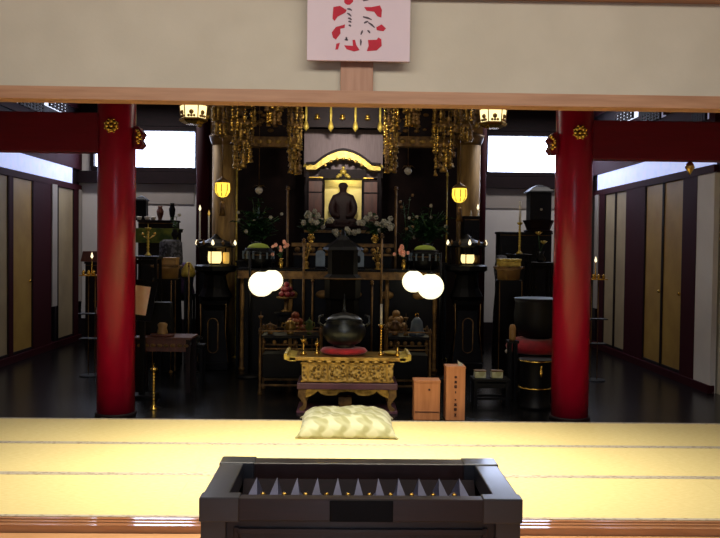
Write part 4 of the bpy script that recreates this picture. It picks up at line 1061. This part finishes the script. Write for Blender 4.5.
candle(478, 206, 11.15, .1, 'short candle on the tallest black cabinet, beside the white wall', c2[2], 'flame')
# small glass oil lights
def oil(px, py, D, label):
    p = W(px, py, D)
    return p
for px_, py_, base, lb in ((205, 242, 'x', 'lowest oil lamp left of the left cylinder lamp'), ):
    pass

# ================================================================== GOLD PILLARS, BEAMS, BRACKETS
DG = 11.75
for px0, px1, lb in ((212, 235, 'left'), (456, 479, 'right')):
    xc = (X(px0, DG)+X(px1, DG))/2; r = (X(px1, DG)-X(px0, DG))/2
    ztop_ = Z(139, DG, (px0+px1)/2)
    t = T('gilded_pillar', 'thick gilded round pillar at the %s of the shrine with ringed capital' % lb, 'pillar', (xc, DG, FZ), group='gilded round pillars')
    b = MB(); b.lathe([(r, 0), (r, ztop_-FZ)], n=32); b.build('shaft', K['goldcloth'], t)
    b = MB(); b.lathe([(r, ztop_-FZ-.1), (r*1.12, ztop_-FZ-.06), (r*1.25, ztop_-FZ), (r*1.3, ztop_-FZ+.04), (r, ztop_-FZ+.05)], n=32); b.build('capital', K['golddull'], t)
    b = MB(); b.lathe([(r*1.06, 0), (r*1.06, .05)], n=32); b.build('foot_ring', K['brass'], t)
    # bracket set above
    t = T('bracket_cluster', 'stepped dull gold bracket cluster on top of the %s gilded pillar' % lb, 'bracket', (xc, DG, ztop_+.052), group='stepped bracket clusters')
    b = MB()
    H = CZ-.06-ztop_-.054
    for i in range(4):
        z = H*i/4; w = r*(2.2+1.0*i)
        b.box((0, 0, z+H/8), (w, .16, H/4-.03)); b.box((0, 0, z+H/8), (.16, w, H/4-.03))
        for q in (-1, 0, 1): b.box((q*w*.42, 0, z+H/4-.02), (.12, .14, .04)); b.box((q*w*.42, -w*.3, z+H/4-.02), (.1, .1, .04))
    b.build('bracket_arms', K['golddull'], t)
    for q in range(6):
        b = MB(); b.ball((0, 0, 0), .04, sy=.6, n=8, m=5); o = b.build('gilded_boss', K['gold'], t); o.location = ((q-2.5)*.12, -.3, .1+.12*(q % 3))
# dark red columns next to them
for pc, lb, pr in ((203, 'left', 7), (480.5, 'right', 4.5)):
    xc = X(pc, 12.4); r = pr*S(12.4)
    t = T('dark_pillar', 'slim dark maroon pillar outside the %s gilded pillar' % lb, 'pillar', (xc, 12.4, FZ), group='slim maroon pillars')
    b = MB(); b.lathe([(r, 0), (r, CZ-FZ)], n=24); b.build('shaft', K['maroon'], t)
    b = MB(); b.lathe([(r*1.08, 0), (r*1.08, .06)], n=24); b.build('foot_ring', K['darkwood'], t)
# gold beam across, either side of shrine
for p0, p1, lb in ((236, 301, 'left'), (386, 455, 'right')):
    D = 11.9; x0, x1 = X(p0, D), X(p1, D); z1, z0 = Z(137, D, (p0+p1)/2), Z(147.5, D, (p0+p1)/2)
    t = T('gilded_beam', 'dull gold horizontal beam between the %s gilded pillar and the shrine' % lb, 'beam', ((x0+x1)/2, D, z0), group='dull gold beams')
    b = MB(); b.box((0, 0, (z1-z0)/2), (x1-x0, .16, z1-z0)); b.build('beam_body', K['golddull'], t, bevel=.01)
    b = MB()
    for k in range(7): b.ball((-(x1-x0)/2+(x1-x0)*(k+.5)/7, -.085, (z1-z0)/2), .03, sy=.4, sx=1.5, n=8, m=5)
    b.build_each('carving', K['gold'], t)
    # struts above
    t = T('transom_carving', 'dark gold carved panel above the %s dull gold beam' % lb, 'carving', ((x0+x1)/2, D, z1+.002), group='carved panels over the beams')
    H = CZ-z1-.07; b = MB(); b.box((0, .04, H/2), (x1-x0, .06, H)); b.build('panel', K['darkwood'], t)
    random.seed(p0); b = MB()
    for k in range(60):
        b.ball((random.uniform(-.5, .5)*(x1-x0)*.95, -.01, random.uniform(.03, H-.03)), random.uniform(.02, .055), sy=.5, sz=.6, n=7, m=4)
    b.build_each('openwork', K['golddull'], t)
# shrine valance: dark panels with gold drops
D = 11.95
vx0, vx1 = X(304, D), X(383, D); v1, v0 = Z(104, D, 343), Z(128, D, 343)
t = T('altar_valance', 'dark valance with gold drops hanging above the shrine', 'valance', ((vx0+vx1)/2, D, v0), None)
b = MB(); b.box((0, .03, (CZ-.05-v0)/2), (vx1-vx0, .05, CZ-.07-v0)); b.build('dark_panels', K['darkwood'], t)
for k in range(4):
    x = (X(304+24.5*k+1, D)-(vx0+vx1)/2)
    b = MB(); b.lathe([(.012, v1-v0), (.02, .16), (.014, .1), (.035, .03), (.04, -.01), (.015, -.04), (.004, -.06)], n=12); o = b.build('gold_drop', K['brightgold'], t); o.location = (x, -.03, 0)
for k in range(3):
    x = (X(316+25*k, D)-(vx0+vx1)/2)
    b = MB(); b.ball((0, 0, 0), .035, sz=.8, n=8, m=5); b.lathe([(.015, -.06), (.05, -.045), (.03, -.02), (.005, 0)], n=10); o = b.build('gold_bell', K['brass'], t); o.location = (x, -.04, .17)
random.seed(9)
b = MB()
for k in range(80): b.ball((random.uniform(-.5, .5)*(vx1-vx0), -.02, random.uniform(.33, .62)), random.uniform(.015, .035), n=6, m=4, sy=.5)
b.build('upper_carving', K['golddull'], t)

# ================================================================== HANGING ORNAMENTS (yoraku)
def yoraku(px, D, y0, y1, r, label, seed, strands=9, tiers=3):
    random.seed(seed)
    zb_ = Z(y1, D, px); zt_2 = Z(y0, D, px)
    t = T('hanging_ornament', label, 'ornament', (X(px, D, (y0+y1)/2), D, zb_))
    H = zt_2-zb_
    b = MB(); b.tube([(0, 0, H*.2), (0, 0, CZ-.002-zb_)], .008, 6); b.build('chain', K['golddull'], t)
    for i in range(tiers):
        z = H*(.38+.6*i/max(1, tiers-1)); rr = r*(.65+.35*i/tiers)
        b = MB(); b.lathe([(rr*.9, z), (rr, z+.01), (rr*.95, z+.04), (rr*.3, z+.1), (.01, z+.12)], n=8, smooth=False); b.build('canopy_ring', K['golddull'], t)
        for k in range(strands):
            a = 2*PI*k/strands+i*.4; L = H*(.2+.2*random.random()); b = MB()
            nb = 7
            for q in range(nb):
                zz = z-L*q/(nb-1); jx = random.uniform(-.006, .006)
                w = random.choice((.011, .018, .026))
                b.ball((rr*math.cos(a)+jx, rr*math.sin(a)+jx, zz), w, sy=.7, sz=random.choice((.6, 1, 1.6)), n=6, m=4)
            b.lathe([(.03, z-L-.05), (.026, z-L-.03), (.01, z-L)], (rr*math.cos(a), rr*math.sin(a), 0), n=8)
            b.tube([(rr*math.cos(a), rr*math.sin(a), z), (rr*math.cos(a), rr*math.sin(a), z-L)], .003, 4)
            b.build('bead_strand', random.choice((K['gold'], K['gold'], K['golddull'], K['brass'])), t)
    b = MB(); b.ball((0, 0, H*.2), .045, n=10, m=6); b.lathe([(.055, -.0), (.05, .03), (.02, H*.1), (.008, H*.18)], n=10); b.build('bottom_bell', K['gold'], t)
yoraku(243, 10.9, 106, 168, .17, 'broad gold bead ornament hanging beside the left gilded pillar', 1)
yoraku(295, 11.2, 108, 170, .11, 'narrow gold bead ornament hanging left of the shrine curtain', 2)
yoraku(391, 11.2, 106, 172, .11, 'narrow gold bead ornament hanging right of the shrine curtain', 3)
yoraku(444, 10.9, 108, 172, .17, 'broad gold bead ornament hanging beside the right gilded pillar', 4)
yoraku(274, 10.6, 101, 122, .12, 'short gold bead ornament hanging high between the two left ones', 5, tiers=2)
yoraku(412, 10.6, 101, 124, .12, 'short gold bead ornament hanging high between the two right ones', 6, tiers=2)
yoraku(220, 11.1, 108, 135, .12, 'short gold bead ornament in front of the left bracket cluster', 7, tiers=2)
yoraku(466, 11.1, 110, 140, .12, 'short gold bead ornament in front of the right bracket cluster', 8, tiers=2)
# small white hanging flower lamps
for px_, py_, lb in ((259, 190.5, 'white drop lantern hanging among the dark left branches'), (408, 171, 'pale clustered flower hanging high right of the shrine')):
    p = W(px_, py_, 11.5); r = 4*S(11.5)
    t = T('drop_ornament', lb, 'ornament', (p.x, 11.5, p.z))
    b = MB(); b.lathe([(.005, -r), (r*.7, -r*.6), (r, 0), (r*.7, r*.6), (.01, r)], n=14); b.build('globe', K['wax'], t)
    b = MB()
    for k in range(5): a = 2*PI*k/5; b.leaf((0, 0, r), (math.cos(a), math.sin(a), .3), r*2, r*.8, .5)
    b.build_each('gold_leaves', K['gold'], t)
    b = MB(); b.tube([(0, 0, r*.9), (0, 0, CZ-p.z-.002)], .004, 5); b.build('cord', K['golddull'], t)

# ================================================================== LEFT BAY
def zf(py, D, px): return Z(py, D, px)
# tall back cabinet/shelf
L1 = cabinet(137, 176, 220, 12.6, 'dark shelf cabinet with two vases against the left white wall', doors=2, name='shelf_cabinet', m='darkwood')
def vase(px, D, z, r, h, m, label, prof=None, name='vase'):
    b = MB(); b.lathe([(r*.6, 0), (r*.65, .008), (r*.5, h*.08), (r*.9, h*.4), (r, h*.65), (r*.55, h*.88), (r*.7, h)], n=18)
    return one(b, name, m, label, 'vase', (X(px, D), D, z))
b = MB(); b.box((0, 0, .01), (.22, .18, .02)); b.box((0, 0, .16), (.17, .14, .28)); b.lathe([(.14, .3), (.13, .32), (.06, .36), (.01, .38)], n=4, rot=PI/4, smooth=False)
one(b, 'miniature_shrine', K['black'], 'small black miniature shrine behind the left red pillar', 'shrine', (X(141.5, 12.82), 12.82, L1[2]+.001))
vase(160, 12.8, L1[2]+.001, .055, .22, K['brown'], 'narrow brown vase on the dark shelf cabinet')
vase(172, 12.8, L1[2]+.001, .05, .27, K['black'], 'tall black vase at the right end of the dark shelf cabinet')
for i, p in enumerate((139, 147, 153)):
    b = MB(); b.lathe([(.025, 0), (.036, .02), (.042, .04), (.04, .05), (.02, .052)], n=12)
    one(b, 'white_cup', K['wax'], 'small white cup in the row along the dark shelf cabinet edge', 'cup', (X(p, 12.64), 12.64, L1[2]+.001), group='white cups on the left shelf')
# green cloth covered table
Dg = 11.3
x0, x1 = X(137, Dg), X(178, Dg); hg = Z(229, Dg, 157)-FZ
t = T('cloth_covered_table', 'table under a green and gold cloth in the left bay', 'table', ((x0+x1)/2, Dg+.15, FZ))
b = MB(); b.box((0, 0, hg-.02), (x1-x0, .36, .04)); b.build('tabletop', K['blackmat'], t)
b = MB(); b.box((0, -.185, hg-.09), (x1-x0+.02, .01, .20)); b.box((0, 0, hg+.004), (x1-x0+.02, .37, .008)); b.build('cloth', K['greencloth'], t, bevel=.002)
b = MB(); b.box((0, .02, (hg-.04)/2), (x1-x0-.04, .3, hg-.04)); b.build('body', K['blackmat'], t)
# leafy plant and patterned bundle
bouquet('leafy_plant', (X(175, 11.1), 11.1, 1.62), 'bright green leaf spray in a black pot against the left white wall', .05, .14, K['black'], .10, .34, 36, 1, 'white', 31, leafm='leaf2', fsize=.02)
t = T('draped_stand', 'grey patterned cloth draped over a stand in the left bay', 'draped stand', (X(171, 11.1), 11.1, FZ))
b = MB(); b.lathe([(.16, 0), (.15, .6), (.13, 1.1), (.16, 1.4), (.15, 1.62), (.1, 1.659)], n=18); b.build('cloth', K['greycloth'], t)
# sutra box on stand
def sutra_set(px, D, py_top, label, lab2, side):
    z = Z(py_top, D, px)
    t = T('sutra_stand', label, 'stand', (X(px, D), D, FZ)); h = z-FZ
    b = MB(); b.box((0, 0, h-.012), (.34, .3, .024)); b.build('top', K['golddull'], t, bevel=.003)
    b = MB(); b.lathe([(.14, h-.17), (.15, h-.05), (.17, h-.025)], n=16); b.build('neck', K['ochre'], t)
    b = MB(); b.box((0, 0, (h-.17)/2), (.29, .3, h-.172)); b.build('body', K['black'], t, bevel=.006)
    for q in (-1, 1):
        b = MB(); b.box((q*.14, -.155, (h-.17)/2), (.008, .008, h-.2)); b.build_each('gilded_edge', K['golddull'], t)
    t = T('sutra_box', lab2, 'box', (X(px, D), D, z+.001))
    b = MB(); b.box((0, 0, .035), (.27, .2, .07)); b.build('body', K['ochre' if side < 0 else 'brightgold'], t, bevel=.006)
    b = MB(); b.box((0, 0, .083), (.28, .21, .026)); b.build('lid', K['ochre' if side < 0 else 'brightgold'], t, bevel=.004)
sutra_set(167, 10.4, 265, 'black stand with ochre neck in the left bay', 'ochre wooden box on the left bay stand', -1)
sutra_set(509, 10.4, 266.5, 'black stand with ochre neck in front of the right white wall', 'bright yellow gold box on the right bay stand', 1)
# folded cloths
b = MB(); b.lathe([(.16, 0), (.18, .02), (.15, .12), (.17, .3), (.12, .42), (.05, .46)], n=14)
x_ = X(183, 12.1)
stand(183, 12.1, .83, .34, 'low dark table carrying the purple draped bundle', name='low_table', cat='table', m='blackmat')
one(b, 'purple_cloth_bundle', K['purplecloth'], 'purple cloth bundle standing in front of the left white wall', 'cloth', (x_, 12.1, .831))
b = MB(); b.lathe([(.08, 0), (.1, .03), (.09, .1), (.04, .18), (.02, .2)], n=14)
stand(188.5, 11.0, 1.12, .12, 'small dark stand under the yellow brocade bag', name='low_table', cat='table', m='blackmat')
one(b, 'brocade_bag', K['brightgold'], 'small yellow brocade bag beside the purple cloth bundle', 'bag', (X(188.5, 11.0), 11.0, 1.121))
# beaded gold candlestick at 147
t = stand(148, 9.9, Z(256, 9.9, 148), .3, 'black square stand just right of the left red pillar', d=.3)
z = Z(256, 9.9, 148)
t = candlestick('beaded_candelabrum', .34, .018, K['brightgold'], (X(148, 9.9), 9.9, z+.001), 'beaded brass candelabrum just right of the left red pillar')
b = MB(); b.tube([(-.06, 0, .24), (0, 0, .2), (.08, 0, .25)], .006, 6); b.ball((-.06, 0, .26), .018, n=8, m=5); b.ball((.08, 0, .27), .018, n=8, m=5); b.build_each('side_arm', K['brass'], t)
# tilted printed sheet on a book rest
D = 8.5
t = T('book_rest', 'black slanted book rest beside the left red pillar', 'book rest', (X(143, D), D+.0, FZ)); hb = Z(318, D, 141)-FZ
b = MB(); b.box((0, 0, hb/2), (.05, .05, hb)); b.build('post', K['black'], t)
b = MB(); b.box((0, 0, .02), (.3, .24, .04)); b.build('base', K['black'], t, bevel=.005)
b = MB(); b.box((0.0, -.0, hb+.18), (.24, .02, .42), rx=-.25, ry=.12); b.build('slanted_board', K['black'], t)
b = MB(); b.box((-.015, -.024, hb+.185), (.155, .006, .30), rx=-.25, ry=.12)
one(b, 'printed_sheet', K['sheet'], 'cream sheet with faint red print leaning on the book rest by the left pillar', 'sheet', (X(143, D), D+.0, FZ))
# carved brown table
D = 8.8
x0, x1 = X(134, D), X(192, D); hc = Z(337.5, D, 165)-FZ
t = T('carved_table', 'carved brown table with gilded rail right of the left red pillar', 'table', ((x0+x1)/2, D+.2, FZ)); w = x1-x0
b = MB(); b.box((0, 0, hc-.012), (w, .4, .024)); b.build('tabletop', K['brown'], t, bevel=.004)
b = MB(); b.box((0, -.16, hc-.09), (w-.05, .03, .13)); b.build('apron', K['brown'], t)
b = MB()
for k in range(8): b.ball((-w/2+.06+(w-.12)*k/7, -.18, hc-.09), .03, sy=.4, sz=.7, n=8, m=5)
b.build_each('carving', K['golddull'], t)
for sx in (-1, 1):
    for sy in (-1, 1): b = MB(); b.box((sx*(w/2-.04), sy*.16, (hc-.024)/2), (.05, .05, hc-.024), taper=.9); b.build('leg', K['darkwood'], t)
ct = FZ+hc
t = T('wooden_drum_block', 'small ochre carved block on a tray on the carved brown table', 'ornament', (X(163, D+.1), D+.1, ct+.001))
b = MB(); b.lathe([(.12, 0), (.135, .012), (.13, .025), (.1, .026)], n=20, sy=.7); b.build('tray', K['brown'], t)
b = MB(); b.lathe([(.055, .026), (.06, .04), (.045, .09), (.055, .13), (.03, .15)], n=14); b.build('block', K['ochre'], t)
b = MB(); b.box((0, 0, .18), (.30, .17, .36), taper=.85)
one(b, 'black_book_chest', K['black'], 'black chest standing behind the ochre block on the carved brown table', 'chest', (X(160, D+.29), D+.3, ct+.001), bevel=.01)
# beaded gold stick with black foot near the mat
t = candlestick('candlestick', .40, .016, K['brass'], (X(154.5, 7.9), 7.9, FZ), 'tall twisted gold candlestick standing on the dark floor near the mats')
b = MB()
for a in (0, 2.1, 4.2): b.tube([(0, 0, .03), (.06*math.cos(a), .06*math.sin(a), .02), (.09*math.cos(a), .09*math.sin(a), .006)], .006, 6)
b.build('foot', K['black'], t)
# incense pot
urn(197, 9.4, FZ+.46, .05, .09, K['bronze'], 'small bronze incense pot with a white glint left of the lamp pedestal')
stand(197, 9.4, FZ+.459, .2, 'small black stand under the bronze incense pot', name='low_table', cat='table')
# candle racks behind the red pillars
def rack(px, D, y0, label, sgn):
    zt2 = Z(y0, D, px)-FZ
    t = T('candle_rack', label, 'candle rack', (X(px, D), D, FZ))
    for q in (-.04, .04):
        b = MB(); b.cyl((q, 0, .012), .006, zt2-.05, 8); b.build('rod', K['golddull'], t)
    b = MB(); b.lathe([(.14, 0), (.14, .012)], n=20); b.build('base', K['black'], t)
    for zz in (.45, .75):
        b = MB(); b.box((0, 0, zz), (.28, .16, .012)); b.build('shelf', K['black'], t)
    b = MB(); b.box((0, 0, zt2-.04), (.26, .16, .012)); b.build('tray', K['brass'], t)
    for k in range(4):
        b = MB(); b.lathe([(.014, 0), (.022, .02), (.018, .04), (.006, .06)], n=8); o = b.build('oil_cup', K['brass'], t); o.location = (-.09+.06*k, -.03, zt2-.034)
    b = MB(); b.lathe([(.005, 0), (.012, .02), (.004, .16), (.003, .2)], n=8); o = b.build('wick_holder', K['brass'], t); o.location = (.0, 0, zt2-.034)
    b = MB(); b.lathe([(.006, .2), (.017, .22), (.002, .27)], n=8); o = b.build('flame', K['flame'], t); o.location = (.0, 0, zt2-.034)
rack(92, 9.9, 272, 'thin gold candle rack just left of the left red pillar', -1)
rack(596, 9.9, 276, 'thin gold candle rack just right of the right red pillar', 1)
b = MB(); b.lathe([(.03, 0), (.04, .03), (.03, .06), (.035, .07)], n=12); one(b, 'white_cup', K['wax'], 'white cup on the middle shelf of the left candle rack', 'cup', (X(92, 9.9)+.095, 9.88, FZ+.757))
b = MB(); b.lathe([(.03, 0), (.04, .03), (.03, .06), (.035, .07)], n=12); one(b, 'white_cup', K['wax'], 'white cup on the lower shelf of the right candle rack', 'cup', (X(596, 9.9)-.095, 9.88, FZ+.457))
# dark low cabinets behind the pillars against left/right walls
cabinet(84, 108, 262, 12.4, 'dark cabinet in the far left corner behind the candle rack', m='darkwood')
b = MB(); b.box((0, 0, .08), (.3, .2, .16), taper=.8); one(b, 'ochre_chest', K['brown'], 'small brown chest on the far left corner cabinet', 'chest', (X(92, 12.55), 12.57, Z(262, 12.4, 96)+.001), bevel=.005)

# ================================================================== RIGHT BAY
R1 = cabinet(499, 553, 232, 12.3, 'wide dark cabinet against the right white wall', doors=3, name='shelf_cabinet', m='blackmat')
# black miniature pagoda with box on top
D = 12.45
t = T('miniature_pagoda', 'tall black miniature pagoda on the right dark cabinet, partly behind the pillar', 'pagoda', (X(538, D), D, R1[2]+.001))
s = S(D)
b = MB(); b.lathe([(14*s, 0), (15*s, .02), (12*s, .04), (14*s, .12), (16*s, .18)], n=8, smooth=False); b.build('base', K['statue'], t)
b = MB(); b.box((0, 0, .18+.21), (21*s, .3, .42)); b.build('body', K['blackmat'], t, bevel=.01)
b = MB(); b.lathe([(18*s, .6), (17*s, .62), (10*s, .68), (3*s, .72)], n=4, rot=PI/4, smooth=False); b.build('roof', K['black'], t)
b = MB(); b.ball((0, -.17, .34), .02, n=8, m=5); b.build('knob', K['wax'], t)
# white candle on beaded gold stick
t = stand(519, 10.9, Z(254, 10.9, 519), .3, 'black stand in front of the wide right cabinet', d=.3)
z = Z(254, 10.9, 519)
candlestick('beaded_candlestick', .42, .019, K['brightgold'], (X(519.5, 10.9), 10.9, z+.001), 'beaded brass candlestick with a tall white candle in the right bay', candle=.28)
# gold flowers
t = T('gold_flower', 'black vase holding two golden yellow lotus flowers beside the right red pillar', 'flower arrangement', (X(541, 10.9), 10.9, Z(262, 10.9, 541)))
b = MB(); b.lathe([(.05, 0), (.07, .04), (.03, .1), (.05, .14)], n=14); b.build('vase', K['bronze'], t)
for (dx, zz) in ((-.04, .36), (.03, .24)):
    b = MB(); b.tube([(0, 0, .13), (dx*.5, 0, .2), (dx, -.02, zz)], .005, 5); b.build_each('stem', K['leaf'], t)
    b = MB()
    for k in range(9):
        a = 2*PI*k/9; b.leaf((dx, -.02, zz), (math.cos(a), math.sin(a)*.6, .7), .07, .035, 0)
    b.ball((dx, -.03, zz+.02), .022, n=8, m=5); b.build('gold_blossom', K['brightgold'], t)
stand(541, 10.9, Z(262, 10.9, 541)-.001, .3, 'black stand under the golden lotus vase', d=.3)
# grey crouching stone lantern-ish on the left of the right bay
t = T('draped_stand', 'dark grey draped stand beside the yellow gold box in the right bay', 'draped stand', (X(502, 11.3), 11.3, FZ))
b = MB(); b.lathe([(.12, 0), (.11, .7), (.08, 1.1), (.11, 1.3), (.07, 1.5)], n=18); b.build('cloth', K['greycloth'], t)
# big bronze singing bowl on a red cushion
D = 9.1; xk = X(539, D)
t = stand(540, D, Z(352.5, D, 535), .5, 'square black stand under the big bowl with the red cushion', name='bowl_stand', cat='stand')
zk = Z(352.5, D, 535)
t = T('bowl_cushion', 'big round red cushion under the black bowl in the right bay', 'cushion', (xk-.02, D, zk+.001))
b = MB(); b.lathe([(.24, 0), (.31, .02), (.33, .07), (.30, .13), (.22, .16)], n=36); b.build('cover', K['redcloth'], t)
t = T('singing_bowl', 'big black bronze singing bowl with bright rim on the red cushion', 'bowl', (xk, D, zk+.1615))
b = MB(); b.lathe([(.12, 0), (.2, .03), (.255, .12), (.265, .25), (.25, .4), (.262, .44), (.255, .442), (.24, .42)], n=44); b.build('bowl_body', K['blackmat'], t)
b = MB(); b.lathe([(.258, .438), (.268, .444), (.258, .45)], n=44); b.build('rim', K['bronze'], t)
b = MB(); b.lathe([(.03, 0), (.036, .02), (.036, .13), (.025, .16), (.01, .165)], n=14)
stand(514, 8.6, Z(340, 8.6, 512)-.001, .12, 'small black stand holding the bowl striker', name='low_table', cat='table', rails=False)
one(b, 'bowl_striker', K['ochre'], 'ochre padded bowl striker standing left of the big black bowl', 'striker', (X(514, 8.6), 8.6, Z(340, 8.6, 512)))
# low table with two gold boxes
D = 8.25; zt2 = Z(379, D, 492)
t = stand(492, D+.1, zt2, .38, 'low black table with two pale gold boxes right of the wooden boxes', name='low_table', cat='table', d=.24)
for k, p in enumerate((483, 500)):
    t = T('gilt_box', 'pale gold box on the low black table, %s of the two' % ('left' if k == 0 else 'right'), 'box', (X(p, D), D+.07, zt2+.001), group='pale gold boxes')
    b = MB(); b.box((0, 0, .035), (.115, .1, .07)); b.build('body', K['brocade'], t, bevel=.012)
    b = MB(); b.box((0, 0, .073), (.12, .104, .012)); b.build('lid', K['golddull'], t, bevel=.003)
b = MB(); b.ball((0, 0, .028), .03, sz=.9, n=12, m=8)
one(b, 'white_cup', K['wax'], 'small round white cup at the corner of the bowl stand', 'cup', (X(510, 8.9), 8.93, zk+.002))
# black drum shaped stool with gold bands
D = 8.15; xk = X(538, D)
t = T('lacquer_barrel', 'black lacquer barrel stand with two gold bands left of the right red pillar', 'barrel stand', (xk, D+.02, FZ))
hb = Z(361, D-.15, 538)-FZ; r = 16*S(D)
b = MB(); b.lathe([(r*1.05, 0), (r*1.05, .03), (r*.92, .05), (r*.95, hb*.3), (r, hb*.55), (r*.95, hb*.9), (r*1.05, hb-.02), (r*1.05, hb)], n=36); b.build('body', K['black'], t)
for zz in (hb-.015, hb*.42):
    b = MB(); b.lathe([(r*1.0, zz-.008), (r*1.075, zz-.006), (r*1.075, zz+.006), (r*1.0, zz+.008)], n=36); b.build('gold_band', K['brass'], t)
b = MB(); b.lathe([(.012, hb-.16), (.02, hb-.12), (.008, hb-.08), (.014, hb-.05)], (0.02, -r*1.0, 0), n=8); b.build_each('gold_fitting', K['brass'], t)
# brass candle ring set low right + dark low cabinet under windows on right beyond pillar
candlestick('candlestick', .32, .012, K['golddull'], (X(526, 9.9), 9.9, .6), 'thin dull gold candlestick between the big bowl and the ochre necked stand')
stand(526, 9.9, .599, .22, 'small black table under the thin dull gold candlestick', name='low_table', cat='table')

# ================================================================== LIGHTS
def area(name, loc, rot, sx, sy, power, col, spread=180):
    l = bpy.data.lights.new(name, 'AREA'); l.shape = 'RECTANGLE'; l.size = sx; l.size_y = sy; l.energy = power; l.color = col; l.spread = math.radians(spread)
    o = bpy.data.objects.new(name, l); C.objects.link(o); o.location = loc; o.rotation_euler = rot; return o
area('mat_room_lamp', (0.0, 5.7, 3.35), (0, 0, 0), 3.6, 0.5, 92, (1, .92, .74), 84)
area('inner_room_fill', (0.0, 9.4, 4.1), (0, 0, 0), 5.0, 0.6, 36, (1, .88, .74), 170)  # unseen fill added overhead to brighten the altar and inner room
area('left_bay_fill', (-3.2, 12.6, 4.1), (0, 0, 0), 1.4, 0.3, 36, (1, .94, .9), 150)  # added wash for the left bay wall and doors, source unseen
area('right_bay_fill', (3.1, 12.4, 4.1), (0, 0, 0), 1.4, 0.3, 36, (1, .94, .9), 150)  # matching unseen fill added over the right bay
area('shrine_front_fill', (0.0, 9.6, 3.36), (math.radians(84), 0, 0), 0.3, 0.12, 9, (1, .92, .78), 50)  # unseen light added to brighten the shrine gable and curtain
area('shrine_inner_fill', (0.0, 12.6, 2.68), (math.radians(30), 0, 0), 0.4, 0.05, 1.5, (1, .9, .6), 150)  # light added out of sight to brighten the gold backing
area('hall_lamp', (0, 1.9, 3.6), (math.radians(38), 0, 0), 5.0, 0.8, 114, (1, .94, .85), 160)
area('entrance_daylight_lamp', (0, -5.9, 1.55), (-PI/2, 0, 0), 0.6, 3.0, 50, (.78, .84, 1.0), 160).rotation_euler = (PI/2, 0, 0)
w = bpy.data.worlds.new('world'); sc.world = w; w.use_nodes = True
w.node_tree.nodes['Background'].inputs[0].default_value = (.02, .02, .025, 1)
w.node_tree.nodes['Background'].inputs[1].default_value = 1
sc.view_settings.view_transform = 'Standard'
try: sc.view_settings.look = 'None'
except Exception: pass
sc.view_settings.exposure = 0.0; sc.view_settings.gamma = 1.0; sc.view_settings.use_curve_mapping = False
